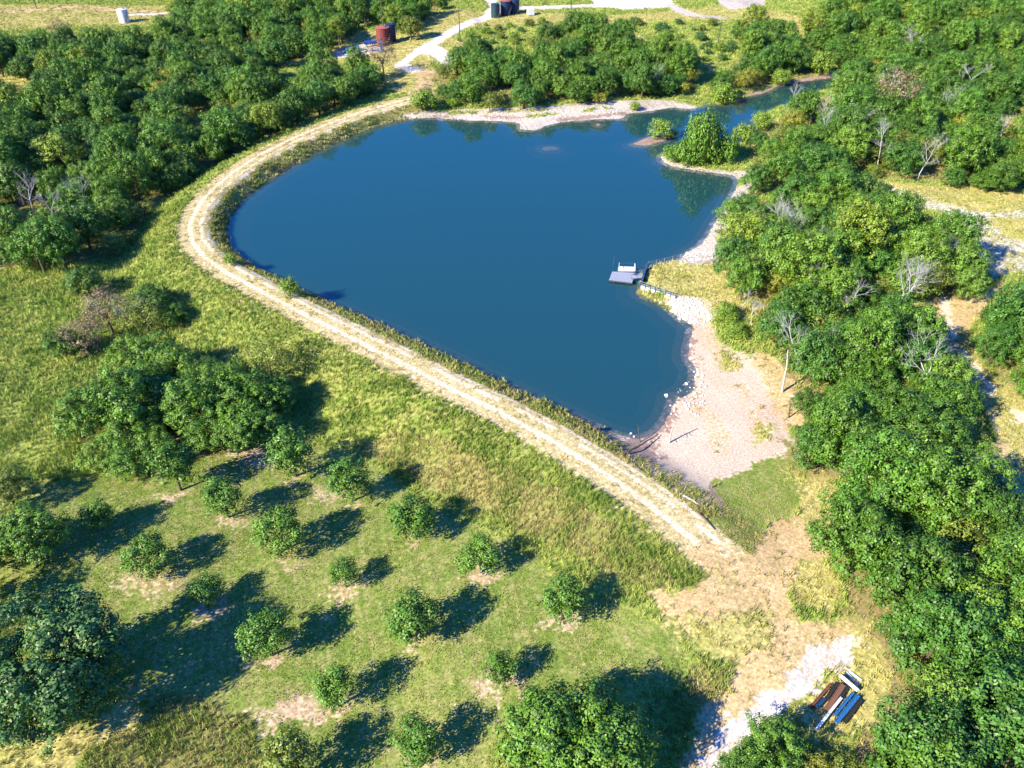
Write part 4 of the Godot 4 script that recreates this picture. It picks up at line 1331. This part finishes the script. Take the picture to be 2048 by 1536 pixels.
func build_oilfield() -> void:
	paint("oil_steel", lin(0.06, 0.07, 0.09), 0.6, 0.5)
	var white := worn("tank_white", Color(0.88, 0.89, 0.90), Color(0.80, 0.80, 0.79), 0.03, 0.5)
	var rust := worn("tank_rust", Color(0.62, 0.30, 0.27), Color(0.22, 0.12, 0.12), 0.045, 0.8, Vector3(1.6, 0.12, 1.6))
	var rust_roof := worn("rust_roof", Color(0.66, 0.38, 0.35), Color(0.48, 0.25, 0.22), 0.04, 0.8)
	var navy := worn("tank_navy", Color(0.12, 0.22, 0.36), Color(0.08, 0.14, 0.24), 0.04, 0.5)
	var teal := worn("tank_teal", Color(0.16, 0.28, 0.32), Color(0.10, 0.18, 0.22), 0.04, 0.5)
	var blue := worn("vessel_blue", Color(0.10, 0.32, 0.66), Color(0.07, 0.22, 0.46), 0.04, 0.5)
	tank("storage_tank", "white steel tank standing in the far straw field", 250, 44, 1.65, 3.9, white, white)
	tank("storage_tank", "rust red streaked steel tank on the oilfield pad", 768, 91, 2.0, 5.0, rust, rust_roof)
	tank("storage_tank", "dark blue tank close behind the rust red tank", 783, 84, 1.5, 5.0, navy, navy)
	tank("storage_tank", "dark teal tank at the bend of the white road", 991, 34, 1.45, 3.9, teal, teal)
	tank("storage_tank", "dark blue tank with a rust red roof by the white road", 1011, 30, 1.7, 4.3, navy, rust_roof)
	tank("storage_tank", "dark blue tank beside the red roofed one", 1029, 27, 1.6, 4.2, navy, navy)
	# horizontal separator
	var at := gp(742, 93)
	var o := thing("separator_vessel", "blue horizontal separator vessel with piping on the white pad", "vessel", at, 0.35)
	var mb := MB.new()
	mb.tube(Vector3(-1.8, 1.2, 0), Vector3(1.8, 1.2, 0), 0.55, 0.55, 14)
	mb.tube(Vector3(-2.1, 1.2, 0), Vector3(-1.8, 1.2, 0), 0.25, 0.55, 14)
	mb.tube(Vector3(1.8, 1.2, 0), Vector3(2.1, 1.2, 0), 0.55, 0.25, 14)
	put("shell", mb.mesh(), blue, o)
	for x in [-1.2, 1.2]:
		var l := MB.new()
		l.box(Transform3D(Basis(), Vector3(x, 0.3, 0)), Vector3(0.2, 0.9, 0.9))
		put("saddle", l.mesh(), mats["oil_steel"], o)
	var pp := MB.new()
	pp.tube(Vector3(-0.6, 1.7, 0), Vector3(-0.6, 2.6, 0), 0.12, 0.12, 8)
	pp.tube(Vector3(-0.6, 2.55, 0), Vector3(0.8, 2.55, 0), 0.1, 0.1, 8)
	pp.tube(Vector3(0.8, 2.55, 0), Vector3(0.8, 1.7, 0), 0.1, 0.1, 8)
	put("pipe", pp.mesh(), blue, o)
	var tw := thing("heater_tower", "slim blue heater tower beside the rust red tank", "vessel", gp(765, 104))
	var tb := MB.new()
	tb.lathe([Vector2(0.6, -0.2), Vector2(0.6, 2.6), Vector2(0.35, 3.0), Vector2(0.12, 3.1), Vector2(0.12, 4.4), Vector2(0.0, 4.4)], 14)
	put("shell", tb.mesh(), blue, tw)
	var tp := MB.new()
	tp.box(Transform3D(Basis(), Vector3(0, 2.0, 0)), Vector3(1.6, 0.08, 1.6))
	put("platform", tp.mesh(), mats["oil_steel"], tw)
	for q in [[671, 104, "dark pipe frame at the end of the oilfield pad"], [712, 106, "blue grey pipe frame in the middle of the oilfield pad"]]:
		var fr := thing("pipe_frame", q[2], "frame", gp(q[0], q[1]), 0.2)
		for x in [-1.0, 1.0]:
			var m := MB.new()
			m.tube(Vector3(x, -0.2, 0), Vector3(x, 2.6, 0), 0.12, 0.12, 7)
			put("post", m.mesh(), mats["oil_steel"] if q[0] < 700 else blue, fr)
		for yy in [1.2, 2.5]:
			var m := MB.new()
			m.tube(Vector3(-1.0, yy, 0), Vector3(1.0, yy, 0), 0.1, 0.1, 7)
			put("crossbar", m.mesh(), mats["oil_steel"] if q[0] < 700 else blue, fr)
	var cu := thing("white_water_cube", "white cube shaped water tote by the dark tanks", "tote", gp(1061, 30), 0.3)
	var cb := MB.new()
	cb.box(Transform3D(Basis(), Vector3(0, 1.1, 0)), Vector3(2.0, 1.9, 2.0))
	cb.tube(Vector3(0, 2.05, 0), Vector3(0, 2.2, 0), 0.3, 0.3, 10)
	put("shell", cb.mesh(), white, cu)
	var pb := MB.new()
	pb.box(Transform3D(Basis(), Vector3(0, 0.07, 0)), Vector3(2.1, 0.16, 2.1))
	put("pallet", pb.mesh(), mats["dark_wood"], cu)
	var sk := thing("pump_skid", "small grey pump skid with motor on the white pad", "pump", gp(700, 104), 0.5)
	var sb := MB.new()
	sb.box(Transform3D(Basis(), Vector3(0, 0.15, 0)), Vector3(3.0, 0.3, 1.4))
	put("skid", sb.mesh(), mats["oil_steel"], sk)
	var mo := MB.new()
	mo.tube(Vector3(-1.1, 0.8, 0), Vector3(0.2, 0.8, 0), 0.45, 0.45, 12)
	put("motor", mo.mesh(), blue, sk)
	var ho := MB.new()
	ho.box(Transform3D(Basis(), Vector3(0.9, 0.75, 0)), Vector3(0.9, 0.9, 0.9))
	put("pump_housing", ho.mesh(), white, sk)
	for q in [[690, 112, 760, 98, "long white flow line across the oilfield pad"], [720, 100, 772, 106, "short blue flow line from the separator to the rust red tank"]]:
		var a := gp(q[0], q[1]) + Vector3(0, 0.35, 0)
		var b := gp(q[2], q[3]) + Vector3(0, 0.35, 0)
		var ln := thing("flow_line", q[4], "pipe", Vector3(a.x, a.y - 0.35, a.z))
		part_tube("pipe", ln, a, b, 0.14, white if q[0] < 700 else blue, 8)
		for f in [0.05, 0.5, 0.95]:
			var p: Vector3 = a.lerp(b, f)
			part_tube("support", ln, p - Vector3(0, 0.6, 0), p, 0.07, mats["oil_steel"], 6)
	utility_pole(768, 66, 10.5, "tall utility pole behind the rust red tank")
	utility_pole(920, 84, 9.0, "dark utility pole in the scrub beside the white road")
	utility_pole(1142, 18, 9.0, "utility pole at the far side road")
	utility_pole(1631, 92, 6.5, "leaning utility pole at the edge of the big wood")
	utility_pole(1436, 86, 6.0, "short utility pole in the far scrub")
	utility_pole(733, 66, 4.2, "short post pole on the straw grass above the pad")
	utility_pole(74, 18, 7.0, "utility pole in the farthest field")

func build_scrap() -> void:
	var rust := worn("scrap_rust", Color(0.50, 0.32, 0.24), Color(0.26, 0.15, 0.12), 0.06, 0.85)
	var brown := worn("scrap_brown", Color(0.52, 0.40, 0.30), Color(0.32, 0.20, 0.18), 0.06, 0.85)
	var dark := worn("scrap_dark", Color(0.10, 0.12, 0.14), Color(0.20, 0.17, 0.15), 0.06, 0.7)
	var blue := worn("scrap_blue", Color(0.16, 0.44, 0.66), Color(0.10, 0.26, 0.44), 0.03, 0.6)
	var teal := worn("scrap_teal", Color(0.10, 0.28, 0.42), Color(0.07, 0.18, 0.30), 0.05, 0.6)
	var white := worn("scrap_white", Color(0.88, 0.90, 0.93), Color(0.74, 0.78, 0.84), 0.05, 0.6)
	var rows := [
		[1660, 1372, 1619, 1418, 0.14, 0.20, rust, "rusty steel channel at the outer edge of the scrap pile"],
		[1673, 1369, 1650, 1403, 0.20, 0.30, dark, "black steel beam lying in the scrap pile"],
		[1647, 1401, 1631, 1419, 0.20, 0.34, teal, "short dark teal beam in the scrap pile"],
		[1684, 1374, 1651, 1424, 0.30, 0.40, brown, "thick brown steel beam in the scrap pile"],
		[1693, 1378, 1660, 1428, 0.16, 0.30, dark, "dark angle bar between brown and blue scrap"],
		[1680, 1401, 1631, 1463, 0.12, 0.52, white, "long white pole sticking out of the scrap pile"],
		[1704, 1390, 1668, 1434, 0.15, 0.42, blue, "light blue beam in the scrap pile"],
		[1714, 1396, 1670, 1450, 0.24, 0.50, blue, "wide bright blue beam on the scrap pile"],
		[1720, 1404, 1686, 1448, 0.22, 0.26, dark, "black beam at the inner edge of the scrap pile"]]
	for q in rows:
		var a := gp(q[0], q[1])
		var b := gp(q[2], q[3])
		a.y += q[5] * 0.5 + 0.16
		b.y += q[5] * 0.5 + 0.16
		var o := thing("steel_beam", q[7], "beam", Vector3(a.x, a.y - q[5] * 0.5, a.z), 0.0, "beams in the scrap pile")
		# an open channel: web and two flanges
		var side: Vector3 = (b - a).cross(Vector3.UP).normalized() * float(q[4]) * 0.62
		part_bar("web", o, a, b, q[4] * 1.24, 0.05, q[6])
		part_bar("flange", o, a + side + Vector3(0, -0.04, 0), b + side + Vector3(0, -0.04, 0), 0.05, 0.24, q[6])
		part_bar("flange", o, a - side + Vector3(0, -0.04, 0), b - side + Vector3(0, -0.04, 0), 0.05, 0.24, q[6])
	var wa := gp(1678, 1357) + Vector3(0, 0.45, 0)
	var wb := gp(1713, 1387) + Vector3(0, 0.45, 0)
	var wo := thing("white_board", "white board lying across the head of the scrap pile", "board", Vector3(wa.x, wa.y - 0.1, wa.z))
	part_bar("board", wo, wa, wb, 0.32, 0.08, white)
	part_bar("edge_strip", wo, wa + Vector3(0.12, 0.06, -0.14), wb + Vector3(0.12, 0.06, -0.14), 0.06, 0.1, dark)
	for f in [0.15, 0.85]:
		var p0 := gp(1668, 1385).lerp(gp(1640, 1425), f) + Vector3(0, 0.08, 0)
		var p1 := gp(1718, 1412).lerp(gp(1690, 1450), f) + Vector3(0, 0.08, 0)
		var bo := thing("timber_bearer", "dark timber bearer under the scrap pile", "timber", p0, 0.0, "bearers under the scrap pile")
		part_bar("timber", bo, p0, p1, 0.16, 0.16, mats["dark_wood"])
	for q in [[1692, 1345, 1716, 1372], [1698, 1343, 1722, 1362]]:
		var a := gp(q[0], q[1]) + Vector3(0, 0.08, 0)
		var b := gp(q[2], q[3]) + Vector3(0, 0.08, 0)
		var bo := thing("grey_plank", "bleached plank in the dry grass beyond the scrap pile", "plank", a, 0.0, "planks by the scrap pile")
		part_bar("plank", bo, a, b, 0.18, 0.06, white)

func build_shore_things() -> void:
	var pale := worn("pale_log", Color(0.78, 0.74, 0.70), Color(0.62, 0.57, 0.53), 0.05, 0.9)
	var dw: Material = mats["dark_wood"]
	log_thing("driftwood_log", "long dark driftwood log along the foot of the dam", gp(1188, 868) + Vector3(0, 0.12, 0), gp(1288, 945) + Vector3(0, 0.12, 0), 0.16, dw, 3, 4)
	log_thing("driftwood_log", "forked pale driftwood log reaching over the wet mud", gp(1248, 910) + Vector3(0, 0.15, 0), gp(1318, 872) + Vector3(0, 0.3, 0), 0.12, dw, 5, 5)
	log_thing("driftwood_log", "short pale log at the upper end of the mud", gp(1366, 992) + Vector3(0, 0.1, 0), gp(1412, 1018) + Vector3(0, 0.1, 0), 0.13, pale, 7, 1)
	log_thing("driftwood_log", "dark log on the grass at the dam's foot", gp(1392, 1022) + Vector3(0, 0.1, 0), gp(1430, 1060) + Vector3(0, 0.1, 0), 0.12, dw, 9, 2)
	log_thing("fallen_trunk", "pale fallen trunk in front of the wood by the mud flat", gp(1578, 793) + Vector3(0, 0.16, 0), gp(1624, 808) + Vector3(0, 0.16, 0), 0.14, pale, 11, 1)
	log_thing("fallen_trunk", "second pale trunk lying below the other one", gp(1582, 803) + Vector3(0, 0.14, 0), gp(1612, 818) + Vector3(0, 0.14, 0), 0.1, pale, 13, 0)
	log_thing("driftwood_log", "thin dark driftwood stick on the dam near the mud", gp(1130, 838) + Vector3(0, 0.1, 0), gp(1186, 862) + Vector3(0, 0.1, 0), 0.09, dw, 15, 2)
	log_thing("dead_post", "slanting dark dead stem standing at the mud's water line", gp(1280, 885), gp(1280, 885) + Vector3(-0.5, 2.6, -0.4), 0.07, dw, 17, 0)
	log_thing("dead_post", "bleached knobbly dead stem on the mud throwing a long shadow", gp(1338, 886), gp(1338, 886) + Vector3(0.15, 3.0, -0.1), 0.11, pale, 19, 3)
	log_thing("dead_post", "tall bare leaning trunk in front of the wood", gp(1564, 784), gp(1564, 784) + Vector3(-0.4, 6.3, -0.4), 0.15, pale, 21, 3)
	log_thing("dead_post", "dark curved dead stem beside the pale fallen trunks", gp(1577, 835), gp(1577, 835) + Vector3(-0.2, 2.6, -0.2), 0.1, dw, 23, 2)
	var stump := thing("tree_stump", "weathered root stump where dam meets the mud", "stump", gp(1190, 862))
	var mb := MB.new()
	mb.tube(Vector3(0, -0.2, 0), Vector3(0.1, 0.7, 0), 0.5, 0.3, 9)
	put("stump", mb.mesh(), dw, stump)
	for i in 5:
		var t := MB.new()
		var an := i * 1.3
		t.tube(Vector3(0, 0.1, 0), Vector3(cos(an) * 1.1, -0.1, sin(an) * 1.1), 0.2, 0.06, 6)
		put("root", t.mesh(), dw, stump)
	# boulders
	var stone := worn("pale_stone", Color(0.90, 0.88, 0.85), Color(0.76, 0.73, 0.69), 0.05, 0.95)
	var sm := SphereMesh.new()
	sm.radius = 0.5
	sm.height = 1.0
	sm.radial_segments = 9
	sm.rings = 5
	var rocks := []
	for k in 3:
		var st := SurfaceTool.new()
		st.create_from(sm, 0)
		var ar := st.commit_to_arrays()
		var vs: PackedVector3Array = ar[Mesh.ARRAY_VERTEX]
		var nz := FastNoiseLite.new()
		nz.seed = k + 60
		nz.frequency = 0.9
		for i in vs.size(): vs[i] *= Vector3(1.0, 0.7, 0.85) * (1.0 + 0.55 * nz.get_noise_3dv(vs[i] * 2.2))
		ar[Mesh.ARRAY_VERTEX] = vs
		var am := ArrayMesh.new()
		am.add_surface_from_arrays(Mesh.PRIMITIVE_TRIANGLES, ar)
		st.clear()
		st.create_from(am, 0)
		st.generate_normals()
		rocks.append(st.commit())
	var spots := [[1333, 792, 0.7, "white boulder off the tip of the mud spit"], [1373, 769, 0.6, "round pale boulder beside the mud shore"], [1262, 868, 0.45, "small white stone in the shallow corner"], [1268, 874, 0.35, "smallest white stone in the shallow corner"], [1359, 638, 0.6, "tan boulder below the rubble bank"], [1390, 787, 0.5, "flat stone on the mud spit"]]
	var i := 0
	for q in spots:
		i += 1
		var o := put("boulder", rocks[i % 3], stone)
		o.position = gp(q[0], q[1]) + Vector3(0, 0.05, 0)
		o.scale = Vector3.ONE * q[2]
		o.rotation.y = i * 1.1
		tag(o, q[3], "boulder")
	var rows := []
	for band in [[1330, 592, 1400, 596, 1432, 640, 1385, 652, 1350, 628, 330], [1372, 505, 1432, 500, 1436, 520, 1360, 528, 1360, 520, 170], [840, 232, 1040, 222, 1240, 208, 1240, 228, 1040, 240, 220], [1340, 790, 1390, 740, 1420, 760, 1400, 830, 1340, 830, 60]]:
		var q := gpoly(band.slice(0, 10))
		var lo := q[0]
		var hi := q[0]
		for p in q:
			lo = lo.min(p)
			hi = hi.max(p)
		var n := 0
		for t in 6000:
			if n >= band[10]: break
			var p := Vector2(rng.randf_range(lo.x, hi.x), rng.randf_range(lo.y, hi.y))
			if not Geometry2D.is_point_in_polygon(p, q): continue
			n += 1
			var s := rng.randf_range(0.15, 0.42)
			var g := rng.randf_range(0.75, 1.1)
			add_copy(rows, Vector3(p.x, height(p.x, -p.y) + 0.03, -p.y), rng.randf() * TAU, s, s * 0.9, Color(g, g, g))
	var rm := worn("rubble_stone", Color(0.86, 0.84, 0.82), Color(0.70, 0.67, 0.64), 0.05, 0.95)
	rm.vertex_color_use_as_albedo = true
	scatter("rubble", "loose white stones along the lawn bank and pale shores", "rubble", rocks[0], rm, rows)

func build_objects() -> void:
	build_dock()
	build_oilfield()
	build_scrap()
	build_shore_things()
